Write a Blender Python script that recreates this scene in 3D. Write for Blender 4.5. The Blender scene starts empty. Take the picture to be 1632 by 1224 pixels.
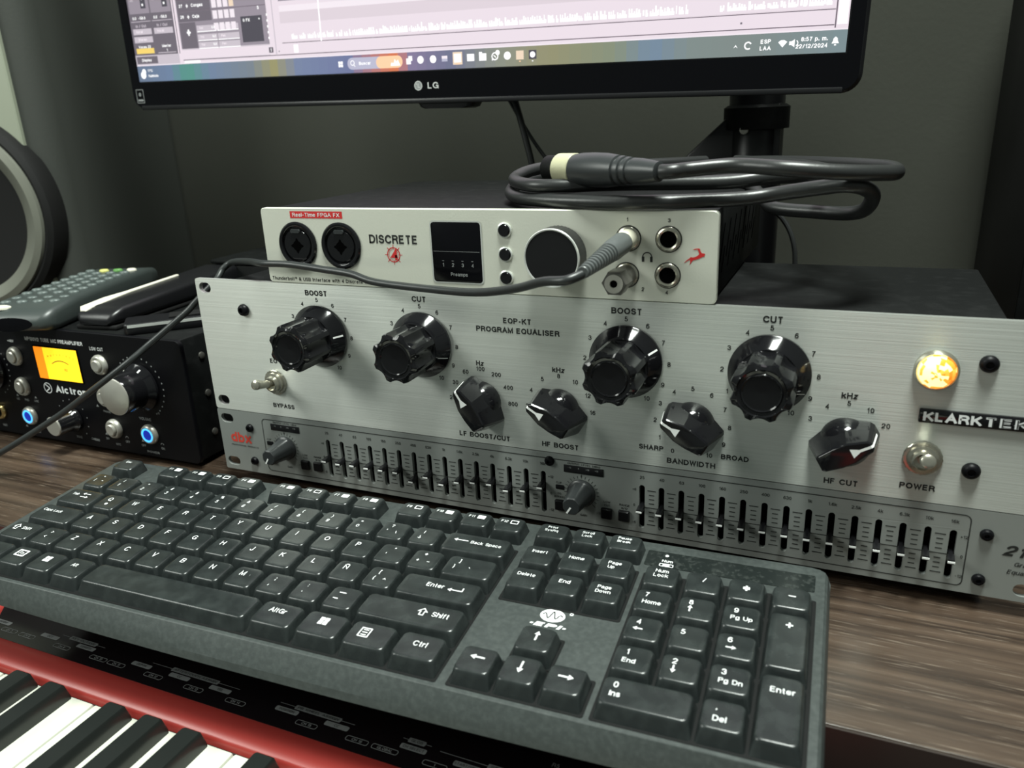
import bpy, bmesh, math, random
from mathutils import Vector, Matrix
random.seed(7)
PI = math.pi
S = bpy.context.scene
COL = S.collection
MM = 0.001

# ------------------------------------------------------------------ camera, light, exposure
Rw = [[0.9171717103761257, 0.39622868088976737, -0.04241327770978282],
      [0.09178274580746809, -0.3136204553781494, -0.9451021836502357],
      [-0.3877782630031936, 0.8629281791717993, -0.3240107657678506]]
cam = bpy.data.cameras.new('camera')
cam.sensor_width = 36.0
cam.lens = 1258.945 / 1632 * 36.0
cam.clip_start = 0.01
cam.dof.use_dof = True
cam.dof.focus_distance = 0.45
cam.dof.aperture_fstop = 12.0
camo = bpy.data.objects.new('camera', cam)
COL.objects.link(camo)
camo.matrix_world = Matrix(((Rw[0][0], -Rw[1][0], -Rw[2][0], 0.38978078),
                            (Rw[0][1], -Rw[1][1], -Rw[2][1], -0.37798976),
                            (Rw[0][2], -Rw[1][2], -Rw[2][2], 0.22470296),
                            (0, 0, 0, 1)))
S.camera = camo
S.view_settings.view_transform = 'Standard'
S.view_settings.look = 'None'
S.view_settings.gamma = 1.0
S.view_settings.use_curve_mapping = False
S.view_settings.exposure = 0.0

world = bpy.data.worlds.new('room_air')
S.world = world
world.use_nodes = True
world.node_tree.nodes['Background'].inputs[0].default_value = (0.80, 0.92, 0.84, 1)
world.node_tree.nodes['Background'].inputs[1].default_value = 0.18


def area(name, loc, target, sx, sy, power, color):
    l = bpy.data.lights.new(name, 'AREA')
    l.shape = 'RECTANGLE'
    l.size = sx
    l.size_y = sy
    l.energy = power
    l.color = color
    o = bpy.data.objects.new(name, l)
    COL.objects.link(o)
    o.location = loc
    o.rotation_euler = (Vector(target) - Vector(loc)).to_track_quat('-Z', 'Y').to_euler()
    return o


area('ceiling_lamp', (0.50, -0.22, 1.75), (0.34, -0.12, 0.0), 0.66, 0.34, 74.0, (0.93, 1.0, 0.93))
area('side_lamp', (-0.62, -0.62, 0.72), (0.1, 0.0, 0.08), 0.50, 0.40, 7.0, (0.95, 1.0, 0.93))


# ------------------------------------------------------------------ materials
def mat(name, col, rough=0.5, metal=0.0, spec=0.5, emit=None, es=0.0, var=None, bump=None, coat=0.0):
    """var = (scale xyz, second colour, contrast lo, hi); bump = (scale xyz, strength)"""
    m = bpy.data.materials.new(name)
    m.use_nodes = True
    nt = m.node_tree
    b = nt.nodes['Principled BSDF']
    b.inputs['Base Color'].default_value = (*col, 1)
    b.inputs['Roughness'].default_value = rough
    b.inputs['Metallic'].default_value = metal
    b.inputs['Specular IOR Level'].default_value = spec
    b.inputs['Coat Weight'].default_value = coat
    if emit:
        b.inputs['Emission Color'].default_value = (*emit, 1)
        b.inputs['Emission Strength'].default_value = es
    if var or bump:
        tc = nt.nodes.new('ShaderNodeTexCoord')
    def noise(scale, detail):
        mp = nt.nodes.new('ShaderNodeMapping')
        mp.inputs['Scale'].default_value = scale
        nt.links.new(tc.outputs['Object'], mp.inputs['Vector'])
        n = nt.nodes.new('ShaderNodeTexNoise')
        n.inputs['Scale'].default_value = 1.0
        n.inputs['Detail'].default_value = detail
        nt.links.new(mp.outputs['Vector'], n.inputs['Vector'])
        return n
    if var:
        n = noise(var[0], 6)
        r = nt.nodes.new('ShaderNodeValToRGB')
        r.color_ramp.elements[0].position = var[2]
        r.color_ramp.elements[0].color = (*col, 1)
        r.color_ramp.elements[1].position = var[3]
        r.color_ramp.elements[1].color = (*var[1], 1)
        nt.links.new(n.outputs['Fac'], r.inputs['Fac'])
        nt.links.new(r.outputs['Color'], b.inputs['Base Color'])
    if bump:
        n = noise(bump[0], 4)
        bp = nt.nodes.new('ShaderNodeBump')
        bp.inputs['Strength'].default_value = bump[1]
        bp.inputs['Distance'].default_value = 0.0005
        nt.links.new(n.outputs['Fac'], bp.inputs['Height'])
        nt.links.new(bp.outputs['Normal'], b.inputs['Normal'])
    return m


def wood_mat():
    m = bpy.data.materials.new('dark_wood_laminate')
    m.use_nodes = True
    nt = m.node_tree
    b = nt.nodes['Principled BSDF']
    tc = nt.nodes.new('ShaderNodeTexCoord')
    def layer(scale, lo, hi, c0, c1, det=5):
        mp = nt.nodes.new('ShaderNodeMapping')
        mp.inputs['Scale'].default_value = scale
        nt.links.new(tc.outputs['Object'], mp.inputs['Vector'])
        n = nt.nodes.new('ShaderNodeTexNoise')
        n.inputs['Scale'].default_value = 1.0
        n.inputs['Detail'].default_value = det
        nt.links.new(mp.outputs['Vector'], n.inputs['Vector'])
        r = nt.nodes.new('ShaderNodeValToRGB')
        r.color_ramp.elements[0].position = lo
        r.color_ramp.elements[1].position = hi
        r.color_ramp.elements[0].color = c0
        r.color_ramp.elements[1].color = c1
        nt.links.new(n.outputs['Fac'], r.inputs['Fac'])
        return r, n
    base, n0 = layer((5, 190, 30), 0.34, 0.70, (0.022, 0.014, 0.0095, 1), (0.078, 0.053, 0.037, 1), 8)
    pores, n1 = layer((46, 1300, 60), 0.60, 0.72, (0, 0, 0, 1), (1, 1, 1, 1), 3)
    mx = nt.nodes.new('ShaderNodeMix')
    mx.data_type = 'RGBA'
    nt.links.new(pores.outputs['Color'], mx.inputs['Factor'])
    nt.links.new(base.outputs['Color'], mx.inputs['A'])
    mx.inputs['B'].default_value = (0.135, 0.105, 0.08, 1)
    nt.links.new(mx.outputs['Result'], b.inputs['Base Color'])
    b.inputs['Roughness'].default_value = 0.27
    bp = nt.nodes.new('ShaderNodeBump')
    bp.inputs['Strength'].default_value = 0.25
    bp.inputs['Distance'].default_value = 0.0003
    nt.links.new(n1.outputs['Fac'], bp.inputs['Height'])
    nt.links.new(bp.outputs['Normal'], b.inputs['Normal'])
    return m


M = {}
M['wood'] = wood_mat()
M['wood_edge'] = mat('dark_edge_band', (0.022, 0.015, 0.012), 0.45)
M['wall'] = mat('dark_grey_wall_paint', (0.043, 0.0445, 0.0365), 0.9, spec=0.2, var=((6, 6, 6), (0.049, 0.051, 0.042), 0.3, 0.7), bump=((220, 220, 220), 0.25))
M['floor'] = mat('floor_tile', (0.10, 0.09, 0.08), 0.6)
M['brushed'] = mat('brushed_aluminium', (0.63, 0.655, 0.61), 0.42, 0.75, var=((7, 60, 1500), (0.71, 0.735, 0.69), 0.30, 0.75), bump=((12, 60, 1800), 0.14))
_nt = M['brushed'].node_tree
_b = _nt.nodes['Principled BSDF']
_b.inputs['Anisotropic'].default_value = 0.8
_t = _nt.nodes.new('ShaderNodeCombineXYZ')      # brushing runs along the panel, so highlights stretch up and down
_t.inputs['Z'].default_value = 1.0
_nt.links.new(_t.outputs['Vector'], _b.inputs['Tangent'])
M['bead'] = mat('champagne_anodised_aluminium', (0.66, 0.67, 0.585), 0.45, 0.25, bump=((900, 900, 900), 0.08))
M['silver_grey'] = mat('silver_grey_paint', (0.285, 0.303, 0.287), 0.42, 0.25, bump=((1500, 1500, 1500), 0.06))
M['edge_metal'] = mat('bright_cut_aluminium', (0.80, 0.82, 0.78), 0.3, 0.6)
M['black_steel'] = mat('black_powder_coat', (0.0035, 0.004, 0.004), 0.55, spec=0.16, var=((120, 120, 120), (0.009, 0.0095, 0.0095), 0.5, 0.85), bump=((1100, 1100, 1100), 0.12))
M['black_metal'] = mat('black_faceplate', (0.003, 0.003, 0.004), 0.42, spec=0.15)
M['bakelite'] = mat('glossy_black_bakelite', (0.006, 0.006, 0.007), 0.11, spec=0.45)
M['black_plastic'] = mat('black_plastic', (0.007, 0.007, 0.008), 0.34, spec=0.4)
M['matte_black'] = mat('matte_black_plastic', (0.006, 0.006, 0.006), 0.65, spec=0.25)
M['void'] = mat('dark_recess', (0.002, 0.002, 0.002), 0.9, spec=0.0)
M['grey_plastic'] = mat('dark_grey_soft_plastic', (0.026, 0.029, 0.030), 0.36)
M['chrome'] = mat('nickel_plating', (0.52, 0.50, 0.42), 0.24, 0.9)
M['steel'] = mat('spun_steel', (0.50, 0.49, 0.44), 0.36, 0.6, bump=((700, 700, 700), 0.1))
M['dark_steel'] = mat('dark_nickel', (0.16, 0.155, 0.14), 0.3, 0.7)
M['brass'] = mat('gold_plating', (0.72, 0.55, 0.24), 0.25, 1.0)
M['ink'] = mat('black_print', (0.012, 0.013, 0.012), 0.6)
M['white_ink'] = mat('white_print', (0.78, 0.80, 0.80), 0.6)
M['dim_ink'] = mat('grey_print', (0.24, 0.25, 0.25), 0.6)
M['dark_ink'] = mat('dark_grey_print', (0.075, 0.075, 0.075), 0.6)
M['red_ink'] = mat('red_print', (0.55, 0.018, 0.018), 0.55)
M['dbx_red'] = mat('orange_red_print', (0.62, 0.055, 0.035), 0.55)
M['white_line'] = mat('white_paint_line', (0.85, 0.86, 0.84), 0.5)
M['kb'] = mat('dusty_keyboard_shell', (0.034, 0.0405, 0.039), 0.48, spec=0.4, var=((420, 420, 420), (0.056, 0.065, 0.062), 0.40, 0.85), bump=((1300, 1300, 1300), 0.12))
M['key'] = mat('keycap_plastic', (0.0125, 0.0155, 0.0155), 0.27, spec=0.5, var=((110, 110, 110), (0.030, 0.036, 0.035), 0.42, 0.85), bump=((1800, 1800, 1800), 0.05))
M['kb_gloss'] = mat('dusty_gloss_panel', (0.010, 0.013, 0.0125), 0.22, spec=0.4, var=((420, 420, 420), (0.040, 0.046, 0.043), 0.50, 0.80))
M['kb_well'] = mat('key_well_black', (0.004, 0.0045, 0.0045), 0.7, spec=0.2)
M['rubber'] = mat('black_rubber_cable', (0.018, 0.019, 0.019), 0.36, bump=((500, 500, 500), 0.12))
M['grey_rubber'] = mat('grey_rubber_cable', (0.020, 0.0225, 0.0225), 0.38)
M['plug_grey'] = mat('grey_plug_boot', (0.085, 0.094, 0.093), 0.40)
M['ivory'] = mat('ivory_plastic_collar', (0.72, 0.70, 0.56), 0.4)
M['tape'] = mat('pale_yellow_tape', (0.42, 0.41, 0.27), 0.4, bump=((120, 400, 400), 0.3))
M['red_paint'] = mat('metallic_red_plastic', (0.33, 0.034, 0.028), 0.34, spec=0.6)
M['piano_black'] = mat('black_gloss_panel', (0.007, 0.005, 0.006), 0.16)
M['ivory_key'] = mat('white_piano_key', (0.58, 0.59, 0.51), 0.3)
M['ebony_key'] = mat('black_piano_key', (0.012, 0.014, 0.013), 0.28)
M['felt'] = mat('dark_felt', (0.02, 0.015, 0.014), 0.9)
M['speaker_box'] = mat('charcoal_speaker_vinyl', (0.040, 0.043, 0.038), 0.6, spec=0.3, bump=((400, 400, 400), 0.2))
M['speaker_face'] = mat('pale_grey_baffle', (0.24, 0.26, 0.20), 0.5)
M['speaker_ring'] = mat('silver_woofer_ring', (0.17, 0.175, 0.145), 0.40, 0.3)
M['cone'] = mat('woofer_cone', (0.012, 0.013, 0.014), 0.55)
M['remote_body'] = mat('grey_green_remote_face', (0.034, 0.042, 0.040), 0.4)
M['remote_key'] = mat('remote_rubber_key', (0.085, 0.105, 0.100), 0.4)
M['cream'] = mat('cream_key_and_reflection', (0.62, 0.60, 0.50), 0.5)
M['yellow_key'] = mat('yellow_rubber_key', (0.50, 0.50, 0.15), 0.5)
M['green_key'] = mat('green_rubber_key', (0.08, 0.22, 0.05), 0.5)
M['bezel'] = mat('monitor_gloss_bezel', (0.003, 0.003, 0.004), 0.16, spec=0.15)
M['logo_grey'] = mat('silver_logo_print', (0.50, 0.51, 0.50), 0.5)
M['amber'] = mat('amber_lamp_lens', (0.8, 0.42, 0.08), 0.2, emit=(1.0, 0.36, 0.03), es=1.1)
M['amber_deep'] = mat('amber_lamp_facet', (0.7, 0.3, 0.04), 0.2, emit=(1.0, 0.24, 0.012), es=0.9)
M['amber_hot'] = mat('amber_lamp_core', (1.0, 0.8, 0.3), 0.2, emit=(1.0, 0.74, 0.30), es=1.7)
M['vu_yellow'] = mat('lit_meter_card', (0.8, 0.5, 0.02), 0.4, emit=(1.0, 0.60, 0.012), es=1.15)
M['vu_orange'] = mat('lit_meter_side', (0.8, 0.25, 0.01), 0.4, emit=(1.0, 0.27, 0.004), es=0.85)
M['vu_glow'] = mat('lit_meter_hot_spot', (0.9, 0.7, 0.1), 0.4, emit=(1.0, 0.78, 0.07), es=1.25)
M['blue_led'] = mat('blue_light_ring', (0.1, 0.4, 1.0), 0.3, emit=(0.06, 0.45, 1.0), es=1.5)
M['blue_dim'] = mat('blue_lit_button', (0.01, 0.02, 0.2), 0.3, emit=(0.004, 0.018, 0.33), es=0.9)


def em(name, c, s=1.0):
    M[name] = mat('screen_' + name, (0, 0, 0), 0.6, spec=0.15, emit=c, es=s)


em('s_light', (0.86, 0.76, 0.83)); em('s_pale', (0.93, 0.85, 0.91)); em('s_white', (1.0, 1.0, 1.0), 1.15)
em('s_mid', (0.33, 0.29, 0.34)); em('s_dark', (0.17, 0.15, 0.18)); em('s_darker', (0.085, 0.08, 0.10)); em('s_grey', (0.62, 0.56, 0.62))
em('s_soft', (0.76, 0.67, 0.73)); em('s_line', (0.16, 0.13, 0.16)); em('s_yellow', (0.95, 0.70, 0.18)); em('s_peach', (0.90, 0.72, 0.55))
em('s_bar', (0.16, 0.22, 0.33)); em('s_green', (0.10, 0.33, 0.25)); em('s_olive', (0.30, 0.30, 0.17)); em('s_blue', (0.17, 0.26, 0.40))
em('s_orange', (0.80, 0.20, 0.08)); em('s_steel', (0.25, 0.30, 0.34)); em('s_lilac', (0.52, 0.52, 0.66)); em('s_hot', (1.0, 0.62, 0.38), 1.1); em('s_wave', (0.97, 1.0, 0.98), 1.1)


# ------------------------------------------------------------------ mesh helpers (all in millimetres)
def box(x0, x1, y0, y1, z0, z1):
    v = [(x0, y0, z0), (x1, y0, z0), (x1, y1, z0), (x0, y1, z0), (x0, y0, z1), (x1, y0, z1), (x1, y1, z1), (x0, y1, z1)]
    f = [(0, 3, 2, 1), (4, 5, 6, 7), (0, 1, 5, 4), (1, 2, 6, 5), (2, 3, 7, 6), (3, 0, 4, 7)]
    return v, f


def loft(rings, cap0=True, cap1=True):
    n = len(rings[0])
    v = [p for r in rings for p in r]
    f = []
    for i in range(len(rings) - 1):
        for j in range(n):
            k = (j + 1) % n
            f.append((i * n + j, i * n + k, (i + 1) * n + k, (i + 1) * n + j))
    if cap0:
        f.append(tuple(reversed(range(n))))
    if cap1:
        f.append(tuple(range((len(rings) - 1) * n, len(rings) * n)))
    return v, f


def lathe(prof, n=32, mod=None):
    rings = []
    for r, z in prof:
        ring = []
        for i in range(n):
            a = 2 * PI * i / n
            rr = mod(r, z, a) if mod else r
            ring.append((rr * math.cos(a), rr * math.sin(a), z))
        rings.append(ring)
    return loft(rings)


def rrect(cx, cy, w, d, r, n=4, z=None):
    out = []
    r = min(r, w / 2 - 1e-3, d / 2 - 1e-3)
    for qx, qy, a0 in ((1, 1, 0), (-1, 1, 90), (-1, -1, 180), (1, -1, 270)):
        ox, oy = cx + qx * (w / 2 - r), cy + qy * (d / 2 - r)
        for i in range(n + 1):
            a = math.radians(a0 + 90 * i / n)
            p = (ox + r * math.cos(a), oy + r * math.sin(a))
            out.append(p if z is None else (p[0], p[1], z))
    return out


def circle(cx, cy, r, n=28):
    return [(cx + r * math.cos(2 * PI * i / n), cy + r * math.sin(2 * PI * i / n)) for i in range(n)]


def catmull(pts, k=8, closed=False):
    P = [Vector(p) for p in pts]
    n = len(P)
    out = []
    for i in range(n - 1):
        a = P[max(i - 1, 0)]; b = P[i]; c = P[i + 1]; d = P[min(i + 2, n - 1)]
        for j in range(k):
            t = j / k
            out.append(0.5 * ((2 * b) + (c - a) * t + (2 * a - 5 * b + 4 * c - d) * t * t + (3 * b - a - 3 * c + d) * t ** 3))
    out.append(P[-1])
    return out


def tube(pts, r, n=12, smooth=8):
    P = catmull(pts, smooth) if smooth else [Vector(p) for p in pts]
    m = len(P)
    rs = r if isinstance(r, (list, tuple)) else None
    rings = []
    up = Vector((0.13, 0.21, 1)).normalized()
    for i, p in enumerate(P):
        t = (P[min(i + 1, m - 1)] - P[max(i - 1, 0)]).normalized()
        a = up - t * up.dot(t)
        if a.length < 0.05:
            a = Vector((1, 0, 0)) - t * t.x
        a.normalize()
        up = a
        b = t.cross(a)
        if rs:
            q = i / (m - 1) * (len(rs) - 1)
            j = min(int(q), len(rs) - 2)
            rr = rs[j] + (rs[j + 1] - rs[j]) * (q - j)
        else:
            rr = r
        rings.append([tuple(p + (a * math.cos(2 * PI * k / n) + b * math.sin(2 * PI * k / n)) * rr) for k in range(n)])
    return loft(rings)


def FX(x, z, y=0.0, rot=0.0):
    """frame on a vertical front: local a -> +x, b -> +z, o -> -y (towards the viewer)"""
    m = Matrix(((1, 0, 0, x), (0, 0, -1, y), (0, 1, 0, z), (0, 0, 0, 1)))
    return m @ Matrix.Rotation(rot, 4, 'Z') if rot else m


def AX(p, d):
    """frame whose local z runs along d from p"""
    q = Vector(d).normalized().to_track_quat('Z', 'Y').to_matrix().to_4x4()
    return Matrix.Translation(Vector(p)) @ q


_curvecache = {}


def plate(outer, holes=(), th=1.0):
    cu = bpy.data.curves.new('tmp', 'CURVE')
    cu.dimensions = '2D'
    cu.fill_mode = 'BOTH'
    cu.extrude = th / 2
    for pts in [outer] + list(holes):
        sp = cu.splines.new('POLY')
        sp.points.add(len(pts) - 1)
        for q, p in zip(sp.points, pts):
            q.co = (p[0], p[1], 0, 1)
        sp.use_cyclic_u = True
    o = bpy.data.objects.new('tmp', cu)
    me = bpy.data.meshes.new_from_object(o)
    v = [(q.co.x, q.co.y, q.co.z + th / 2) for q in me.vertices]
    f = [tuple(p.vertices) for p in me.polygons]
    bpy.data.objects.remove(o)
    bpy.data.meshes.remove(me)
    bpy.data.curves.remove(cu)
    return v, f


def arc(cx, cy, rx, ry, a0, a1, n=9):
    return [(cx + rx * math.cos(math.radians(a0 + (a1 - a0) * i / n)), cy + ry * math.sin(math.radians(a0 + (a1 - a0) * i / n))) for i in range(n + 1)]


def glyph_table():
    """a plain grotesque alphabet: advance box width and centre-line strokes, capital height 1"""
    O = arc(.37, .5, .37, .5, 90, 450, 20)
    o = arc(.26, .36, .26, .36, 90, 450, 16)
    g = {
        'A': (.70, [[(0, 0), (.35, 1), (.70, 0)], [(.13, .33), (.57, .33)]]),
        'B': (.62, [[(0, 0), (0, 1), (.35, 1)] + arc(.36, .765, .21, .235, 90, -90) + [(0, .53)], [(.34, .53)] + arc(.37, .265, .25, .265, 90, -90) + [(0, 0), (0, .05)]]),
        'C': (.68, [arc(.37, .5, .37, .5, 42, 318, 16)]),
        'D': (.66, [[(0, 0), (0, 1), (.26, 1)] + arc(.27, .5, .39, .5, 90, -90, 12) + [(0, 0), (0, .05)]]),
        'E': (.55, [[(.55, 1), (0, 1), (0, 0), (.56, 0)], [(0, .53), (.5, .53)]]),
        'F': (.52, [[(.53, 1), (0, 1), (0, 0)], [(0, .51), (.46, .51)]]),
        'G': (.72, [arc(.37, .5, .37, .5, 42, 330, 16) + [(.72, .46), (.40, .46)], [(.72, .40), (.72, 0)]]),
        'H': (.63, [[(0, 0), (0, 1)], [(.63, 0), (.63, 1)], [(0, .52), (.63, .52)]]),
        'I': (.02, [[(0.01, 0), (0.01, 1)]]),
        'J': (.42, [[(.42, 1), (.42, .24)] + arc(.21, .24, .21, .24, 0, -180)]),
        'K': (.62, [[(0, 0), (0, 1)], [(.58, 1), (0, .36)], [(.22, .58), (.63, 0)]]),
        'L': (.50, [[(0, 1), (0, 0), (.5, 0)]]),
        'M': (.74, [[(0, 0), (0, 1), (.37, .05), (.74, 1), (.74, 0)]]),
        'N': (.63, [[(0, 0), (0, 1), (.63, 0), (.63, 1)]]),
        'O': (.74, [O]),
        'P': (.58, [[(0, 0), (0, 1), (.34, 1)] + arc(.34, .74, .24, .26, 90, -90) + [(0, .48)]]),
        'Q': (.74, [O, [(.46, .2), (.72, -.04)]]),
        'R': (.62, [[(0, 0), (0, 1), (.36, 1)] + arc(.36, .755, .24, .245, 90, -90) + [(0, .51)], [(.34, .51), (.50, .44), (.57, .22), (.62, 0)]]),
        'S': (.59, [arc(.30, .74, .26, .26, 22, 205, 9) + [(.12, .58), (.30, .51), (.50, .43)] + arc(.31, .27, .28, .27, 30, -155, 10)]),
        'T': (.60, [[(0, 1), (.6, 1)], [(.3, 1), (.3, 0)]]),
        'U': (.62, [[(0, 1), (0, .3)] + arc(.31, .3, .31, .3, 180, 360, 12) + [(.62, 1)]]),
        'V': (.66, [[(0, 1), (.33, 0), (.66, 1)]]),
        'W': (.92, [[(0, 1), (.22, 0), (.46, .95), (.70, 0), (.92, 1)]]),
        'X': (.64, [[(0, 1), (.64, 0)], [(.64, 1), (0, 0)]]),
        'Y': (.64, [[(0, 1), (.32, .42), (.64, 1)], [(.32, .45), (.32, 0)]]),
        'Z': (.58, [[(.02, 1), (.58, 1), (0, 0), (.58, 0)]]),
        '0': (.50, [arc(.25, .5, .25, .5, 90, 450, 18)]),
        '1': (.30, [[(0, .76), (.12, .80), (.24, 1), (.24, 0)]]),
        '2': (.50, [arc(.25, .73, .25, .27, 165, -35, 11) + [(.06, .16), (0, 0), (.5, 0)]]),
        '3': (.50, [arc(.24, .75, .22, .25, 160, -80, 10) + [(.2, .53)], [(.2, .53)] + arc(.24, .27, .26, .27, 78, -160, 11)]),
        '4': (.52, [[(.40, 0), (.40, 1), (0, .28), (.54, .28)]]),
        '5': (.50, [[(.46, 1), (.10, 1), (.04, .50)] + arc(.24, .31, .26, .31, 140, -150, 11)]),
        '6': (.50, [arc(.25, .31, .25, .31, 90, 450, 16), arc(.29, .52, .29, .48, 52, 190, 9) + [(0, .34)]]),
        '7': (.48, [[(0, 1), (.48, 1), (.3, .6), (.17, 0)]]),
        '8': (.50, [arc(.25, .76, .21, .24, -90, 270, 16), arc(.25, .27, .25, .27, 90, 450, 16)]),
        '9': (.50, [arc(.25, .69, .25, .31, 90, 450, 16), arc(.21, .48, .29, .48, -128, 10, 9) + [(.5, .66)]]),
        'a': (.48, [arc(.24, .52, .22, .20, 150, 0, 7) + [(.46, 0)], [(.46, .42), (.2, .38)] + arc(.18, .19, .18, .19, 90, 290, 8) + [(.38, .08), (.46, .2)]]),
        'b': (.52, [[(0, 0), (0, 1)], o]), 'c': (.48, [arc(.26, .36, .26, .36, 45, 315, 12)]), 'd': (.52, [[(.52, 0), (.52, 1)], o]),
        'e': (.52, [[(0, .37), (.52, .37)] + arc(.26, .36, .26, .36, 0, 318, 14)]),
        'f': (.30, [[(.32, 1), (.22, 1), (.14, .92), (.14, 0)], [(0, .7), (.3, .7)]]),
        'g': (.52, [o, [(.52, .72), (.52, -.06)] + arc(.26, -.06, .26, .22, 0, -150, 8)]),
        'h': (.48, [[(0, 0), (0, 1)], [(0, .44)] + arc(.24, .48, .24, .24, 180, 0, 9) + [(.48, 0)]]),
        'i': (.02, [[(.01, 0), (.01, .72)], [(.01, .90), (.01, 1.02)]]), 'j': (.12, [[(.12, .72), (.12, -.14), (.04, -.25), (-.06, -.25)], [(.12, .9), (.12, 1.02)]]),
        'k': (.48, [[(0, 0), (0, 1)], [(.44, .72), (0, .28)], [(.17, .44), (.48, 0)]]), 'l': (.02, [[(.01, 0), (.01, 1)]]),
        'm': (.80, [[(0, 0), (0, .72)], [(0, .48)] + arc(.20, .52, .20, .20, 180, 0, 8) + [(.40, 0)], [(.40, .48)] + arc(.60, .52, .20, .20, 180, 0, 8) + [(.80, 0)]]),
        'n': (.48, [[(0, 0), (0, .72)], [(0, .46)] + arc(.24, .48, .24, .24, 180, 0, 9) + [(.48, 0)]]),
        'o': (.52, [o]), 'p': (.52, [[(0, .72), (0, -.28)], o]), 'q': (.52, [[(.52, .72), (.52, -.28)], o]),
        'r': (.30, [[(0, 0), (0, .72)], [(0, .44), (.1, .64), (.22, .72), (.32, .70)]]),
        's': (.46, [arc(.23, .53, .20, .19, 25, 200, 8) + [(.10, .42), (.24, .37), (.38, .31)] + arc(.23, .19, .22, .19, 25, -155, 8)]),
        't': (.30, [[(.14, .95), (.14, .1), (.22, 0), (.32, .02)], [(0, .7), (.3, .7)]]),
        'u': (.48, [[(0, .72), (0, .24)] + arc(.24, .24, .24, .24, 180, 360, 9), [(.48, .72), (.48, 0)]]),
        'v': (.50, [[(0, .72), (.25, 0), (.5, .72)]]), 'w': (.72, [[(0, .72), (.18, 0), (.36, .68), (.54, 0), (.72, .72)]]),
        'x': (.48, [[(0, .72), (.48, 0)], [(.48, .72), (0, 0)]]), 'y': (.50, [[(0, .72), (.25, .02)], [(.5, .72), (.2, -.2), (.04, -.26)]]), 'z': (.44, [[(0, .72), (.44, .72), (0, 0), (.44, 0)]]),
        '-': (.34, [[(0, .4), (.34, .4)]]), '+': (.52, [[(0, .42), (.52, .42)], [(.26, .16), (.26, .68)]]), '/': (.34, [[(0, 0), (.34, 1)]]), '\\': (.34, [[(.34, 0), (0, 1)]]),
        '.': (.02, [[(.01, 0), (.01, .1)]]), ',': (.08, [[(.08, .1), (.02, -.16)]]), ':': (.02, [[(.01, 0), (.01, .1)], [(.01, .58), (.01, .68)]]), ';': (.08, [[(.08, .1), (.02, -.16)], [(.07, .58), (.07, .68)]]),
        '(': (.2, [arc(.42, .4, .42, .68, 118, 242, 8)]), ')': (.2, [arc(-.22, .4, .42, .68, 62, -62, 8)]), '[': (.2, [[(.2, 1.05), (0, 1.05), (0, -.2), (.2, -.2)]]), ']': (.2, [[(0, 1.05), (.2, 1.05), (.2, -.2), (0, -.2)]]),
        '{': (.26, [[(.26, 1.05), (.14, 1), (.12, .55), (0, .43), (.12, .3), (.14, -.14), (.26, -.2)]]), '}': (.26, [[(0, 1.05), (.12, 1), (.14, .55), (.26, .43), (.14, .3), (.12, -.14), (0, -.2)]]),
        '?': (.46, [arc(.23, .76, .23, .24, 170, -40, 10) + [(.25, .42), (.23, .28)], [(.23, 0), (.23, .1)]]), '!': (.02, [[(.01, .28), (.01, 1)], [(.01, 0), (.01, .1)]]),
        '\u00bf': (.46, [[(x, .75 - y) for x, y in arc(.23, .76, .23, .24, 170, -40, 10) + [(.21, .42), (.23, .28)]], [(.23, .75), (.23, .65)]]), '\u00a1': (.02, [[(.01, -.25), (.01, .47)], [(.01, .65), (.01, .75)]]),
        '"': (.24, [[(.02, 1), (.02, .68)], [(.22, 1), (.22, .68)]]), "'": (.02, [[(.01, 1), (.01, .68)]]), '`': (.16, [[(0, 1), (.16, .76)]]), '#': (.56, [[(.14, 0), (.24, 1)], [(.36, 0), (.46, 1)], [(0, .34), (.54, .34)], [(.06, .68), (.58, .68)]]),
        '$': (.54, [arc(.28, .72, .24, .20, 25, 200, 8) + [(.14, .56), (.42, .46)] + arc(.28, .28, .25, .22, 30, -155, 8), [(.28, 1.08), (.28, -.08)]]), '%': (.84, [arc(.18, .77, .18, .23, 90, 450, 12), arc(.66, .23, .18, .23, 90, 450, 12), [(.22, 0), (.62, 1)]]),
        '&': (.66, [[(.66, 0), (.16, .66)] + arc(.28, .8, .17, .2, 215, -40, 9) + [(.10, .44)] + arc(.24, .25, .24, .25, 140, 330, 8) + [(.6, .42)]]), '=': (.5, [[(0, .28), (.5, .28)], [(0, .55), (.5, .55)]]),
        '*': (.40, [[(.2, 1), (.2, .56)], [(0, .88), (.4, .68)], [(0, .68), (.4, .88)]]), '^': (.44, [[(0, .6), (.22, 1), (.44, .6)]]), '~': (.52, [[(0, .36), (.12, .48), (.26, .42), (.4, .34), (.52, .46)]]), '<': (.48, [[(.48, .74), (0, .42), (.48, .1)]]), '>': (.48, [[(0, .74), (.48, .42), (0, .1)]]),
        '|': (.02, [[(.01, -.2), (.01, 1.05)]]), '\u00b0': (.26, [arc(.13, .86, .13, .14, 90, 450, 10)]), '\u00ac': (.5, [[(0, .5), (.5, .5), (.5, .25)]]), '\u00b7': (.06, [[(.03, .38), (.03, .5)]]), '\u2122': (.5, [[(0, 1), (.2, 1)], [(.1, 1), (.1, .62)], [(.26, .62), (.26, 1), (.38, .7), (.5, 1), (.5, .62)]]),
        '_': (.5, [[(0, 0), (.5, 0)]]), '@': (.8, [O]),
    }
    g['\u00d1'] = (.63, g['N'][1] + [[(.14, 1.14), (.24, 1.24), (.38, 1.14), (.48, 1.24)]])
    return g


GT = glyph_table()
_tc = {}


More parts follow.
